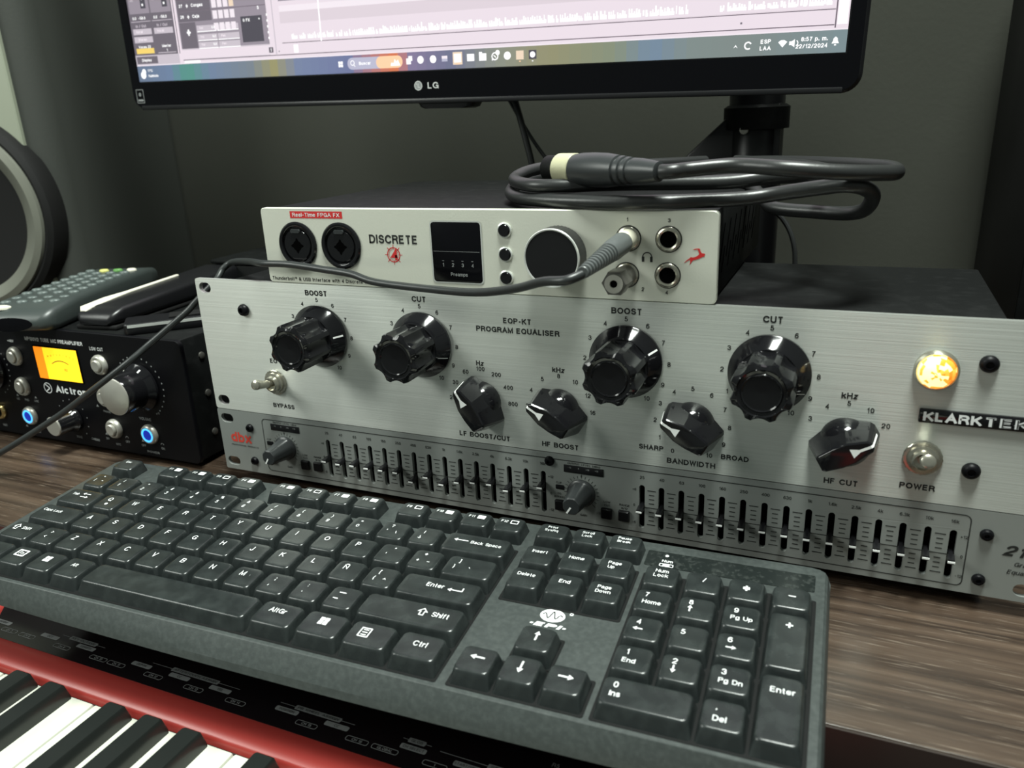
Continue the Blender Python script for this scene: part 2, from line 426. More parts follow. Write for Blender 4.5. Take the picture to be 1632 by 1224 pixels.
def ribbon(P, t, closed):
    n = len(P)
    V_ = [Vector(p) for p in P]
    L_, R_ = [], []
    for i in range(n):
        a = V_[i - 1] if (i > 0 or closed) else V_[i]
        b = V_[(i + 1) % n] if (i < n - 1 or closed) else V_[i]
        d0 = (V_[i] - a).normalized() if (V_[i] - a).length > 1e-6 else None
        d1 = (b - V_[i]).normalized() if (b - V_[i]).length > 1e-6 else None
        d0 = d0 or d1
        d1 = d1 or d0
        n0 = Vector((-d0.y, d0.x)); n1 = Vector((-d1.y, d1.x))
        m = n0 + n1
        if m.length < .3:
            m = n0
        m.normalize()
        k = t / 2 / max(m.dot(n0), .42)
        L_.append(V_[i] + m * k); R_.append(V_[i] - m * k)
    v = [tuple(p) for p in L_] + [tuple(p) for p in R_]
    f = [(i, n + i, n + (i + 1) % n, (i + 1) % n) for i in range(n if closed else n - 1)]
    return v, f


def glyphs(s, bold=0.0, shear=0.0):
    k = (s, bold, shear)
    if k not in _tc:
        t = .118 + bold * 3.0
        x = 0.0
        lay = 0
        v = []; f = []
        for ch in s:
            if ch == ' ':
                x += .52
                continue
            w, strokes = GT.get(ch, GT['-'])
            sx = 1.0
            for P in strokes:
                cl = len(P) > 3 and abs(P[0][0] - P[-1][0]) < 1e-4 and abs(P[0][1] - P[-1][1]) < 1e-4
                Q = [(x + t / 2 + p[0] * sx, t / 2 + p[1] * (1 - t)) for p in (P[:-1] if cl else P)]
                if not cl:      # straight ends reach the full letter height
                    for e, nb in ((0, 1), (-1, -2)):
                        d = Vector(Q[e]) - Vector(Q[nb])
                        if d.length > 1e-6 and abs(d.y) > .6 * d.length:
                            d.normalize()
                            Q[e] = (Q[e][0] + d.x * t / 2, Q[e][1] + d.y * t / 2)
                vv, ff = ribbon(Q, t, cl)
                b = len(v)
                v += [(p[0] + shear * p[1], p[1], lay * .012) for p in vv]
                lay = (lay + 1) % 4
                f += [tuple(i + b for i in q) for q in ff]
            x += w + t + .115
        if not v:
            v = [(0, 0, 0)]
        xs = [p[0] for p in v]
        _tc[k] = (v, f, min(xs), max(xs))
    return _tc[k]


def text(s, cx, cy, cap, w=None, bold=0.012, align='c', z=0.12, shear=0.0, sq=1.0):
    """flat lettering centred on (cx, cy); cap = capital height"""
    v, f, x0, x1 = glyphs(s, bold, shear)
    k = cap
    kx = k * sq
    if w:
        kx = w / max(x1 - x0, 1e-6)
    off = {'c': -(x0 + x1) / 2, 'l': -x0, 'r': -x1}[align]
    return [(cx + (p[0] + off) * kx, cy - cap / 2 + p[1] * k, z + p[2]) for p in v], f


def quad(x0, x1, y0, y1, z=0.1):
    return [(x0, y0, z), (x1, y0, z), (x1, y1, z), (x0, y1, z)], [(0, 1, 2, 3)]


def poly(pts, z=0.12):
    return [(p[0], p[1], z) for p in pts], [tuple(range(len(pts)))]


def frame_line(x0, x1, y0, y1, r, t, z=0.12):
    """a printed rounded outline"""
    a = rrect((x0 + x1) / 2, (y0 + y1) / 2, x1 - x0, y1 - y0, r)
    b = rrect((x0 + x1) / 2, (y0 + y1) / 2, x1 - x0 - 2 * t, y1 - y0 - 2 * t, max(r - t, .05))
    n = len(a)
    return [(p[0], p[1], z) for p in a + b], [(i, (i + 1) % n, n + (i + 1) % n, n + i) for i in range(n)]


def ringflat(cx, cy, r0, r1, z=0.12, n=32, a0=0.0, a1=2 * PI):
    v = []
    for i in range(n + 1):
        a = a0 + (a1 - a0) * i / n
        v += [(cx + r0 * math.cos(a), cy + r0 * math.sin(a), z), (cx + r1 * math.cos(a), cy + r1 * math.sin(a), z)]
    return v, [(2 * i, 2 * i + 1, 2 * i + 3, 2 * i + 2) for i in range(n)]


def line(x0, y0, x1, y1, t, z=0.12):
    d = Vector((x1 - x0, y1 - y0)).normalized()
    n = Vector((-d.y, d.x)) * t / 2
    return [(x0 - n.x, y0 - n.y, z), (x1 - n.x, y1 - n.y, z), (x1 + n.x, y1 + n.y, z), (x0 + n.x, y0 + n.y, z)], [(0, 1, 2, 3)]


class MB:
    def __init__(s):
        s.v = []; s.f = []; s.mi = []; s.sm = []

    def add(s, vf, X=None, mi=0, smooth=True):
        v, f = vf
        b = len(s.v)
        if X is not None:
            v = [tuple(X @ Vector(p)) for p in v]
        s.v += v
        for q in f:
            s.f.append(tuple(i + b for i in q)); s.mi.append(mi); s.sm.append(smooth)
        return s

    def mesh(s, name, mats, off=(0, 0, 0), bev=0.0, seg=2, ang=35, clean=True):
        me = bpy.data.meshes.new(name)
        me.from_pydata([((p[0] - off[0]) * MM, (p[1] - off[1]) * MM, (p[2] - off[2]) * MM) for p in s.v], [], s.f)
        for m in (mats if isinstance(mats, (list, tuple)) else [mats]):
            me.materials.append(M[m])
        for p, mi, sm in zip(me.polygons, s.mi, s.sm):
            p.material_index = mi
            p.use_smooth = sm
        if bev:
            bm = bmesh.new()
            bm.from_mesh(me)
            bmesh.ops.remove_doubles(bm, verts=bm.verts, dist=1e-6)
            es = [e for e in bm.edges if len(e.link_faces) == 2 and e.calc_face_angle(0) > math.radians(40)]
            bmesh.ops.bevel(bm, geom=es, offset=bev * MM, segments=seg, affect='EDGES', profile=0.5, clamp_overlap=True)
            bm.to_mesh(me)
            bm.free()
            for p in me.polygons:
                p.use_smooth = True
        me.update()
        me.set_sharp_from_angle(angle=math.radians(ang))
        return me


OFF = {}


def thing(name, label, cat, loc=(0, 0, 0), rot=None, group=None, local=False):
    """an Empty at the thing's base; parts of an unrotated thing are given in world millimetres"""
    o = bpy.data.objects.new(name, None)
    COL.objects.link(o)
    o.empty_display_size = 0.02
    mt = Matrix.Translation(Vector(loc) * MM)
    if rot is not None:
        mt = mt @ rot
    o.matrix_world = mt
    o['label'] = label
    o['category'] = cat
    if group:
        o['group'] = group
    OFF[o.name] = (0, 0, 0) if (local or rot is not None) else tuple(loc)
    return o


def part(name, mb, mats, parent, bev=0.0, seg=2, ang=35, label=None, at=None):
    r = parent
    while r.parent:
        r = r.parent
    off = OFF[r.name]
    if at is None:
        me = mb.mesh(name, mats, off, bev, seg, ang)
    else:
        me = mb.mesh(name, mats, (0, 0, 0), bev, seg, ang)
    o = bpy.data.objects.new(name, me)
    COL.objects.link(o)
    o.parent = parent
    if at is not None:
        base = Vector(at) - Vector(off)
        if parent is not r:
            base = Vector(at)
        o.location = base * MM
    if label:
        o['label'] = label
    return o


def inst(name, me, parent, at):
    """another part that shares mesh data, placed in the root's own coordinates"""
    o = bpy.data.objects.new(name, me)
    COL.objects.link(o)
    o.parent = parent
    r = parent
    while r.parent:
        r = r.parent
    o.location = (Vector(at) - Vector(OFF[r.name])) * MM if parent is r else Vector(at) * MM
    return o


def solo(name, mb, mats, label, cat, loc=(0, 0, 0), group=None, bev=0.0, kind=None, ang=35):
    """a thing (or a piece of the setting) that is one mesh"""
    me = mb.mesh(name, mats, loc, bev, 2, ang)
    o = bpy.data.objects.new(name, me)
    COL.objects.link(o)
    o.location = Vector(loc) * MM
    if kind:
        o['kind'] = kind
    o['label'] = label
    o['category'] = cat
    if group:
        o['group'] = group
    return o


# ------------------------------------------------------------------ the setting
DZ = -8.0
solo('floor', MB().add(box(-2200, 2600, -2400, 452, -760, -750)), 'floor', 'plain floor below the desk', 'floor', kind='structure')
solo('wall_back', MB().add(box(-2200, 2600, 440, 452, -750, 1800)), 'wall', 'dark grey painted wall behind the monitor and desk', 'wall', kind='structure')

# ------------------------------------------------------------------ desk
desk = thing('desk', 'dark brown wood-grain desk carrying the stacked audio gear', 'desk', (200, 150, -750))
part('desk_top', MB().add(box(-1100, 1300, -102, 438, -30, DZ)), 'wood', desk, bev=0.8)
part('edge_band', MB().add(box(-1100, 1300, -103.2, -102.1, -29.6, DZ - .6)), 'wood_edge', desk)
for x in (-1060, 1220):
    part('leg', MB().add(box(x, x + 40, -80, 420, -750, -30.2)), 'wood_edge', desk)


# ------------------------------------------------------------------ shared small hardware
def screw_mesh(r, h):
    mb = MB().add(lathe([(r, 0), (r, h * .35), (r * .82, h * .8), (r * .5, h), (r * .42, h), (r * .42, h * .5), (0.01, h * .5)], 24))
    return mb


def front_part(name, mb, mats, parent, x, z, y=0.0, bev=0.0, rot=0.0, label=None, ang=35):
    """a part built in (a, b, o) of a vertical front and set at x, z"""
    m2 = MB()
    X = FX(0, 0, 0, rot)
    m2.v = [tuple(X @ Vector(p)) for p in mb.v]
    m2.f, m2.mi, m2.sm = mb.f, mb.mi, mb.sm
    return part(name, m2, mats, parent, bev=bev, label=label, at=(x, y, z), ang=ang)


def oval(cx, cz, w, h):
    return rrect(cx, cz, w, h, min(w, h) / 2, 6)


# ------------------------------------------------------------------ two-channel graphic equaliser, bottom of the rack stack
geq = thing('graphic_equalizer', 'slim silver-grey rack graphic equalizer with two rows of sliders, lowest in the stack', 'audio equipment', (241, 70, DZ))
SX1 = [88.9 + 10.565 * i for i in range(15)]
SX2 = [294.0 + 10.59 * i for i in range(15)]
SZ1 = [19.8, 19.4, 19.8, 19.6, 19.8, 19.8, 15.2, 19.8, 16.7, 19.7, 21.2, 21.7, 19.4, 21.0, 24.6]
SZ2 = [19.3, 19.2, 19.1, 18.9, 19.0, 18.8, 19.0, 18.7, 18.7, 18.7, 18.9, 18.8, 18.8, 19.0, 18.9]
RACK = [(7.5, 'l'), (475.1, 'r')]
holes = [oval(7.6, 37.9, 10.5, 6.4), oval(7.6, 6.4, 10.5, 6.4), oval(474.6, 37.9, 10.5, 6.4), oval(474.6, 6.4, 10.5, 6.4)]
holes += [oval(x, 19.3, 3.1, 26.0) for x in SX1 + SX2]
fp = part('front_panel', MB().add(plate(rrect(241.3, 22.2, 482.6, 44.0, 1.0, 3), holes, 2.4), FX(0, 0, 2.4), smooth=False), 'silver_grey', geq)
part('chassis', MB().add(box(22, 460, 6.5, 150, 1.5, 42.8)), 'black_steel', geq, bev=0.8)
part('slider_bed', MB().add(box(24, 458.6, 5.2, 6.4, 3.2, 41)), 'void', geq)
for x in (40, 440):
    for y in (25, 130):
        part('foot', MB().add(lathe([(8, 0), (8, 6), (6.5, 8.6), (0.01, 8.6)], 20), Matrix.Translation((x, y, DZ))), 'matte_black', geq)
L = MB()
A = FX(0, 0, 0)
L.add(frame_line(37, 448.8, 3.4, 41.0, 3.0, 0.5), A)
FREQ = ['25', '40', '63', '100', '160', '250', '400', '630', '1k', '1.6k', '2.5k', '4k', '6.3k', '10k', '16k']
for SX in (SX1, SX2):
    L.add(line(SX[0] - 2, 19.3, SX[14] + 1, 19.3, 0.42, 0.1), A)
    for i, x in enumerate(SX):
        L.add(text(FREQ[i], x, 36.9, 1.75), A)
        if i < 14:
            for k in range(-4, 5):
                if k:
                    ln = 4.6 if abs(k) == 4 else 2.9
                    L.add(line(x + 5.28 - ln / 2, 19.3 + k * 2.55, x + 5.28 + ln / 2, 19.3 + k * 2.55, 0.5), A)
    for t, z in (('+6', 29.4), ('0', 19.9), ('-6', 9.4)):
        L.add(text(t, SX[0] - 4.2, z, 1.5), A)
    for t, z in (('+12', 29.4), ('0', 19.0), ('-12', 8.6)):
        L.add(text(t, SX[14] + 4.6, z, 1.6), A)
    kx, kz = SX[0] - 34.4, 22.2
    for k in range(21):
        a = math.radians(225 - 270 * k / 20)
        L.add(line(kx + 8.8 * math.cos(a), kz + 8.8 * math.sin(a), kx + (11.2 if k % 10 == 0 else 10.3) * math.cos(a), kz + (11.2 if k % 10 == 0 else 10.3) * math.sin(a), 0.3), A)
    L.add(text('0', kx, 32.3, 1.1), A)
    L.add(text('OUTPUT LEVEL (dBu)', SX[0] - 33.0, 39.4, 1.15, w=19), A)
    L.add(text('CLIP', kx - 13.4, 26.5, 1.2), A); L.add(text('EQ', kx - 13.2, 19.8, 1.2), A); L.add(text('BYPASS', kx - 13.2, 17.6, 1.2), A)
    L.add(text('LOW', SX[0] - 19.6, 18.9, 1.3), A); L.add(text('CUT', SX[0] - 19.6, 16.9, 1.3), A)
    L.add(text('RANGE', SX[0] - 9.7, 18.6, 1.3), A); L.add(text('6/12', SX[0] - 9.7, 16.6, 1.3), A)
    L.add(text('GAIN', kx + 1, 8.4, 1.3), A); L.add(text('+12', kx + 10, 11.2, 1.2), A)
L.add(text('PROFESSIONAL PRODUCTS', 19.5, 18.9, 1.0, w=23), A)
L.add(text('215s', 472.5, 26.0, 5.6, w=20, bold=0.03, shear=0.3), A)
L.add(text('Graphic', 473.5, 19.4, 2.2, shear=.25), A)
L.add(text('Equalizer', 472, 15.2, 2.2, shear=.25), A)
part('lettering', L, 'ink', fp)
part('brand_mark', MB().add(text('dbx', 17.2, 24.8, 7.2, w=17.5, bold=.03), A), 'dbx_red', fp, label='orange-red letters on the left of the panel')
slm = MB().add(loft([rrect(0, 0, 2.2, 3.4, .4, 2, -3.6), rrect(0, 0, 2.2, 3.4, .4, 2, 1.5), rrect(0, 0, 3.2, 3.4, .5, 2, 1.8), rrect(0, 0, 3.0, 2.4, .5, 2, 6.6)]))
sl_line = MB().add(box(-1.55, 1.55, -0.55, 0.35, 6.55, 6.9))
sl0 = sll0 = None
for x, z in list(zip(SX1, SZ1)) + list(zip(SX2, SZ2)):
    if sl0 is None:
        sl0 = front_part('slider', slm, 'black_plastic', geq, x, z)
        m2 = MB(); m2.v = [tuple(FX(0, 0) @ Vector(p)) for p in sl_line.v]; m2.f, m2.mi, m2.sm = sl_line.f, sl_line.mi, sl_line.sm
        sll0 = part('pointer_line', m2, 'white_line', sl0, at=(0, 0, 0), label='white line across the slider cap')
    else:
        o = inst('slider', sl0.data, geq, (x, 0, z))
        c = inst('pointer_line', sll0.data, o, (0, 0, 0)); c['label'] = 'white line across the slider cap'
gk = MB().add(lathe([(8.2, 0.3), (8.2, 1.6), (7.6, 2.0), (7.3, 2.4), (5.6, 14), (5.2, 17.2), (4.6, 17.8), (0.01, 17.8)], 40, lambda r, z, a: r * (1 - (0.05 * (0.5 + 0.5 * math.cos(8 * a)) if z > 2.2 and r > 1 else 0))))
gl = MB().add(line(0, 0.5, 0, 4.9, 1.0, 18.0))
for SX in (SX1, SX2):
    k = front_part('gain_knob', gk, 'grey_plastic', geq, SX[0] - 34.4, 22.2)
    X = FX(0, 0, 0, math.radians(148))
    m2 = MB().add((gl.v, gl.f), X)
    part('pointer_line', m2, 'white_line', k, at=(0, 0, 0))
    mw = part('level_meter', MB().add(box(SX[0] - 44.6, SX[0] - 21.6, -0.5, 0.2, 33.8, 38.3)), 'black_plastic', geq, bev=.2)
    t = MB()
    for q, s in enumerate(('-10', '0', '+10', '+18')):
        t.add(text(s, SX[0] - 41 + q * 5.2, 37.0, 1.0, z=0.62), A)
    part('lettering', t, 'dim_ink', mw)
    for bx, bz, w, h, nm in ((-19.8, 12.0, 6.2, 6.4, 'push_button'), (-9.8, 12.2, 6.2, 6.4, 'push_button'), (-47.2, 12.7, 6.0, 6.4, 'push_button'), (-47.2, 23.8, 5.0, 2.8, 'clip_light')):
        part(nm, MB().add(loft([rrect(0, 0, w, h, .5, 2, -0.1), rrect(0, 0, w, h, .5, 2, 1.2 if h > 3 else .3), rrect(0, 0, w - 1, h - 1, .5, 2, 2.0 if h > 3 else .4)]), FX(SX[0] + bx, bz)), 'black_plastic', geq)
for x, z in ((26.4, 32.9), (26.3, 8.9), (241.0, 39.2), (455.5, 32.4), (455.1, 8.7)):
    part('screw', MB().add(screw_mesh(2.9, 2.2).mesh and lathe([(2.9, 0), (2.9, .8), (2.3, 1.9), (1.3, 2.2), (1.1, 2.2), (1.0, 1.2), (.01, 1.2)], 24), FX(x, z)), 'black_metal', geq)

# ------------------------------------------------------------------ program equaliser, two units high
Z0, Z1 = 44.45, 133.35
peq = thing('program_equalizer', 'tall brushed-aluminium rack equalizer with four big black knobs, middle of the stack', 'audio equipment', (241, 60, Z0))
holes = [oval(7.5, 127.4, 9.5, 6.8), oval(7.5, 51.0, 9.5, 6.8), oval(475, 127.4, 9.5, 6.8), oval(475, 51.0, 9.5, 6.8)]
fp = part('front_panel', MB().add(plate(rrect(241.3, (Z0 + Z1) / 2 + .1, 482.6, Z1 - Z0 - .3, 1.6, 4), holes, 3.0), FX(0, 0, 3.0), smooth=False), 'brushed', peq)
part('chassis', MB().add(box(26, 451, 3.1, 119, Z0 + .3, Z1 - .8)), 'black_steel', peq, bev=1.0)


def dial(cx, cz, r, nums, cap, a0, step, titles):
    """the printed scale and titles of one control"""
    m = MB()
    for i, t_ in enumerate(nums):
        a = math.radians(a0 - step * i)
        m.add(text(t_, cx + r * math.cos(a), cz + r * math.sin(a), cap, bold=.02), A)
    for t_, x, z, c_, w_ in titles:
        m.add(text(t_, x, z, c_, w=w_, bold=.034), A)
    part('dial_scale', m, 'ink', fp)


BK = [94.0, 164.6, 284.8, 355.5]
TEN = [str(i) for i in range(11)]
for x, t in zip(BK, ('BOOST', 'CUT', 'BOOST', 'CUT')):
    dial(x, 101.6, 22.3, TEN, 2.55, 240, 30, [(t, x, 128.0, 3.3, None)])
dial(201.0, 71, 19, ['20', '30', '60', '100', '200', '400', '800'], 2.5, 180, 30, [('Hz', 201, 93.3, 2.9, None), ('LF BOOST/CUT', 201, 49.3, 3.0, 32)])
dial(247.6, 71, 19, ['3', '4', '5', '8', '10', '12', '16'], 2.5, 180, 30, [('kHz', 247.6, 93.4, 2.9, None), ('HF BOOST', 247.4, 49.3, 3.0, None)])
dial(319.4, 71, 18.9, TEN, 2.5, 240, 30, [('BANDWIDTH', 319.6, 49.0, 3.0, None), ('SHARP', 298.6, 55.1, 2.8, None), ('BROAD', 341.6, 54.9, 2.8, None)])
dial(392.0, 71, 19, ['3', '4', '5', '10', '20'], 2.5, 150, 30, [('kHz', 392, 93.7, 2.9, None), ('HF CUT', 391.6, 49.3, 3.0, None)])
part('model_name', MB().add(text('EQP-KT', 224.4, 118.9, 3.1, bold=.034), A).add(text('PROGRAM EQUALISER', 224.3, 113.5, 3.1, w=49, bold=.034), A), 'ink', fp)
part('switch_label', MB().add(text('POWER', 424.6, 52.0, 3.0, bold=.034), A), 'ink', fp)
part('switch_label', MB().add(text('BYPASS', 57.6, 52.0, 3.0, bold=.034), A).add(text('EQ', 54.6, 82.3, 3.0, bold=.034), A), 'ink', fp)


def flute(r, z, a):
    if z > 9.2 and r > 11.5:
        return r - 2.0 * max(0.0, (abs(math.cos(4 * a)) - .38) / .62) ** .8
    return r


grip = [(14.0, 9.0), (14.4, 9.4), (14.6, 29.0), (14.2, 30.2), (12.4, 31.0), (11.3, 31.2), (10.7, 30.6), (9.4, 30.4), (8.8, 31.0), (8.2, 30.5), (0.01, 30.3)]
skirt = [(18.6, 0.3), (19.3, 0.8), (19.3, 2.2), (18.8, 2.8), (14.9, 8.4), (14.0, 9.2), (0.01, 9.2)]
gmb = MB().add(lathe(grip, 128, flute))
smb = MB().add(lathe(skirt, 72))
k0 = None
for i, (x, pa) in enumerate(zip(BK, (7, -19, 26, -26))):
    if k0 is None:
        k0 = front_part('level_knob', gmb, 'bakelite', peq, x, 101.6)
        s0 = MB().add((smb.v, smb.f), FX(0, 0))
        sk = part('knob_skirt', s0, 'bakelite', k0, at=(0, 0, 0))
        skm, km = sk.data, k0.data
        k = k0
    else:
        k = inst('level_knob', km, peq, (x, 0, 101.6))
        inst('knob_skirt', skm, k, (0, 0, 0))
    a = math.radians(pa)
    c, s = math.cos(a), math.sin(a)
    t = 0.5 if i in (0, 2) else 0.22
    pts = []
    for r, o in ((15.2, 8.25), (18.75, 3.1)):
        for q in (-t, t):
            pts.append((r * c - q * s, r * s + q * c, o))
    pl = MB().add(([pts[0], pts[1], pts[3], pts[2]], [(0, 1, 2, 3)]), FX(0, 0))
    part('pointer_line', pl, 'white_line', k, at=(0, 0, 0), label='white pointer line on the knob skirt')


def bar_ring(o, sc, tip, wt, mid, wm, tail, wl):
    h = [(tip, wt * .55), (tip - 1.2, wt), (mid, wm), (-mid, wm), (tail + 1.0, wl), (tail, wl * .75)]
    return [(p, q, o) for p, q in h] + [(p, -q, o) for p, q in reversed(h)]


bar = MB().add(loft([bar_ring(.3, 1, 15.2, 4.6, 4, 10.2, -16.0, 6.6), bar_ring(4, 1, 15.0, 4.3, 4, 9.4, -15.4, 6.2), bar_ring(18.6, 1, 13.2, 2.9, 3.4, 5.2, -11.8, 4.2), bar_ring(19.4, 1, 12.6, 2.4, 3.2, 4.6, -11.0, 3.7)]))
dome = MB().add(lathe([(11.8, .3), (11.8, 2.0), (11.4, 4.4), (10.2, 7.4), (8.2, 9.8), (5.0, 11.6), (.01, 12.2)], 48))
for x, a in ((201.0, 122), (247.6, 148), (319.4, 150), (392.0, 30)):
    ar = math.radians(a)
    k = front_part('selector_knob', bar, 'bakelite', peq, x, 71.0, rot=ar, bev=.2, ang=13)
    part('knob_dome', MB().add((dome.v, dome.f), FX(0, 0)), 'bakelite', k, at=(0, 0, 0))
    pm = MB().add(([(3.6, -2.3, 19.52), (3.6, 2.3, 19.52), (7.4, .62, 19.52), (7.4, -.62, 19.52)], [(0, 3, 2, 1)]))
    pm.add(([(7.4, -.62, 19.52), (12.5, -.62, 19.52), (12.5, .62, 19.52), (7.4, .62, 19.52)], [(0, 1, 2, 3)]))
    pm.add(([(12.5, -.62, 19.52), (13.35, -.62, 18.6), (13.35, .62, 18.6), (12.5, .62, 19.52)], [(0, 1, 2, 3)]))
    pm.add(([(13.35, -.62, 18.6), (15.0, -.62, 6.5), (15.0, .62, 6.5), (13.35, .62, 18.6)], [(0, 1, 2, 3)]))
    part('pointer_line', MB().add((pm.v, pm.f), FX(0, 0, 0, ar)), 'white_line', k, at=(0, 0, 0), label='white arrow line running over the knob tip')
for x, z, d in ((54.1, 68.0, (0.0, -.95, .26)), (425.2, 66.8, (0.05, -.93, .38))):
    t = front_part('toggle_switch', MB().add(lathe([(8.3, 0.1), (8.3, 1.0), (7.9, 1.3), (6.8, 1.4), (6.5, 3.0), (5.2, 3.4), (4.7, 5.6), (3.9, 5.9), (3.7, 4.0), (.01, 3.6)], 48, lambda r, zz, a: r + (.16 * math.cos(20 * a) if 6.9 < r < 8.4 else 0))), 'chrome', peq, x, z, ang=24)
    d = Vector(d).normalized()
    e = Vector((0, -3.2, 0))
    lv = MB().add(tube([tuple(e), tuple(e + d * 6), tuple(e + d * 12), tuple(e + d * 15), tuple(e + d * 16.6), tuple(e + d * 17.2)], [2.1, 2.4, 2.9, 3.3, 3.0, 1.2], 20, 4))
    part('lever', lv, 'chrome', t, at=(0, 0, 0))
lp = front_part('pilot_lamp', MB().add(lathe([(9.2, 0.1), (9.2, 1.6), (8.7, 2.6), (8.2, 3.4), (7.7, 3.2), (7.5, 1.5), (.01, 1.4)], 48)), 'chrome', peq, 425.9, 109.4)
ln = MB()
v, f = lathe([(7.6, 1.6), (7.5, 3.6), (7.0, 5.2), (6.0, 6.5), (4.6, 7.5), (3.0, 8.2), (1.4, 8.5), (.01, 8.6)], 17)
rnd = random.Random(11)
ln.v = [tuple(FX(0, 0) @ Vector((p[0] + rnd.uniform(-.25, .25), p[1] + rnd.uniform(-.25, .25), p[2] + rnd.uniform(-.15, .15)))) for p in v]
for q in f:
    cx_ = sum(v[i][0] for i in q) / len(q)
    w_ = rnd.random() - .05 * cx_
    ln.f.append(q); ln.mi.append(0 if w_ < .16 else 2 if w_ < .42 else 1); ln.sm.append(False)
lens_me = ln.mesh('lens', ['amber_deep', 'amber_hot', 'amber'])
lo = bpy.data.objects.new('lens', lens_me)
COL.objects.link(lo)
lo.parent = lp
lo['label'] = 'glowing amber faceted lens'
for x, z in ((37.0, 114.5), (445.7, 113.9), (445.2, 63.2)):
    part('screw', MB().add(lathe([(3.9, 0), (3.9, .9), (3.3, 2.2), (2.2, 2.9), (1.7, 3.0), (1.5, 1.8), (.01, 1.8)], 28), FX(x, z)), 'black_metal', peq)
bd = part('badge', MB().add(loft([rrect(450.5, 87.8, 58.4, 6.6, .7, 3, 0.05), rrect(450.5, 87.8, 58.4, 6.6, .7, 3, 1.2), rrect(450.5, 87.8, 57.6, 5.8, .6, 3, 1.5)]), FX(0, 0)), 'bakelite', peq)
t = MB().add(text('KLARK', 434.6, 87.8, 4.3, w=23.5, bold=.036, z=1.62), A)
t.add(text('TEKNIK', 463.4, 87.8, 4.3, w=31.5, bold=.036, z=1.62), A)
part('lettering', t, 'white_ink', bd)
part('lettering', MB().add(text('TEKNIK', 463.4, 87.8, 4.0, w=30.6, bold=-.014, z=1.72), A), 'ink', bd)

# ------------------------------------------------------------------ desktop audio interface on top of the stack
itf = thing('audio_interface', 'champagne desktop audio interface with round volume knob and four jacks, topmost in the stack', 'audio equipment', (195, 90, Z1))
IZ0, IZ1 = 133.5, 178.0
fp = part('front_panel', MB().add(loft([rrect(195, (IZ0 + IZ1) / 2, 268, IZ1 - IZ0, 2.6, 5, -3.4), rrect(195, (IZ0 + IZ1) / 2, 268, IZ1 - IZ0, 2.6, 5, -.5), rrect(195, (IZ0 + IZ1) / 2, 267.2, IZ1 - IZ0 - .8, 2.4, 5, 0)]), A), 'bead', itf)
ch = part('chassis', MB().add(box(64, 326.5, 3.5, 181, IZ0, IZ1 - .8)), 'black_steel', itf, bev=1.0)
vb = MB()
for i in range(7):
    y0 = 20 + i * 19
    vb.add(([(326.6, y0, 150), (326.6, y0 + 3.2, 150), (326.6, y0 + 15.2, 168), (326.6, y0 + 12, 168)], [(0, 1, 2, 3)]))
    vb.add(([(326.6, y0 + 6, 144), (326.6, y0 + 9.2, 144), (326.6, y0 + 17, 156), (326.6, y0 + 14, 156)], [(0, 1, 2, 3)]))
part('vent_slots', vb, 'void', ch)
L = MB(); Rr = MB(); Wt = MB()
part('model_name', MB().add(text('DISCRETE', 151.2, 161.2, 4.9, w=30.8, bold=.03), A), 'ink', fp)
part('tagline', MB().add(text('Thunderbolt\u2122 & USB Interface with 4 Discrete Mic Preamps', 63.5, 136.2, 2.1, w=84, align='l', bold=.016), A), 'ink', fp)
for t_, x, z in (('1', 285.2, 173.6), ('2', 293.2, 139.6), ('3', 305.6, 173.4), ('4', 305.0, 138.5)):
    part('jack_number', MB().add(text(t_, x, z, 1.9, bold=.025), A), 'ink', fp)
L.add(ringflat(295.2, 155.6, 2.0, 2.5, n=16, a0=0, a1=PI), A)
L.add(quad(292.5, 293.8, 153.2, 155.8), A); L.add(quad(296.6, 297.9, 153.2, 155.8), A)
part('headphone_symbol', L, 'ink', fp)
part('sticker', MB().add(quad(82.6, 119.2, 172.2, 176.2, .1), A), 'red_ink', fp, label='red sticker')
Rr.add(ringflat(151, 152.6, 3.7, 4.25, n=40), A)
Rr.add(ringflat(151, 152.6, 2.9, 3.1, n=40), A)
for k in range(8):
    a = PI * k / 4
    Rr.add(line(151 + 3.4 * math.cos(a), 152.6 + 3.4 * math.sin(a), 151 + 5.6 * math.cos(a), 152.6 + 5.6 * math.sin(a), .35), A)
Rr.add(text('4', 151, 152.7, 6.0, w=4.6, bold=.05, z=.16), A)
deer = [(318.3 + (p - 317) * .66, 156.7 + (q_ - 155.8) * .62) for p, q_ in [(311.2, 152.6), (312.6, 153.6), (314.0, 155.0), (315.6, 154.7), (317.4, 155.3), (319.0, 156.3), (320.0, 157.6), (319.4, 159.6), (318.6, 161.0), (316.6, 160.6), (315.2, 160.9), (317.0, 161.5), (319.2, 161.8), (320.3, 161.6),
        (320.9, 159.6), (321.8, 158.2), (323.6, 158.0), (324.4, 157.4), (323.4, 156.2), (324.0, 155.4), (322.8, 155.6), (321.0, 154.6), (319.2, 153.6), (317.0, 152.9), (315.6, 152.6), (314.6, 151.0), (313.6, 149.2), (313.2, 149.3), (313.8, 151.6), (313.4, 152.9), (312.0, 152.2), (310.6, 151.2), (309.6, 150.2), (309.4, 150.5)]]
v, f = plate(deer, (), .06)
part('target_emblem', Rr, 'red_ink', fp, label='red target mark with a 4')
part('animal_emblem', MB().add((v, f), FX(0, 0, -.1)), 'red_ink', fp, label='red leaping animal mark')
Wt.add(text('Real-Time FPGA FX', 100.9, 174.2, 2.2, w=33, bold=.01, z=.16), A)
part('lettering', Wt, 'white_ink', fp)
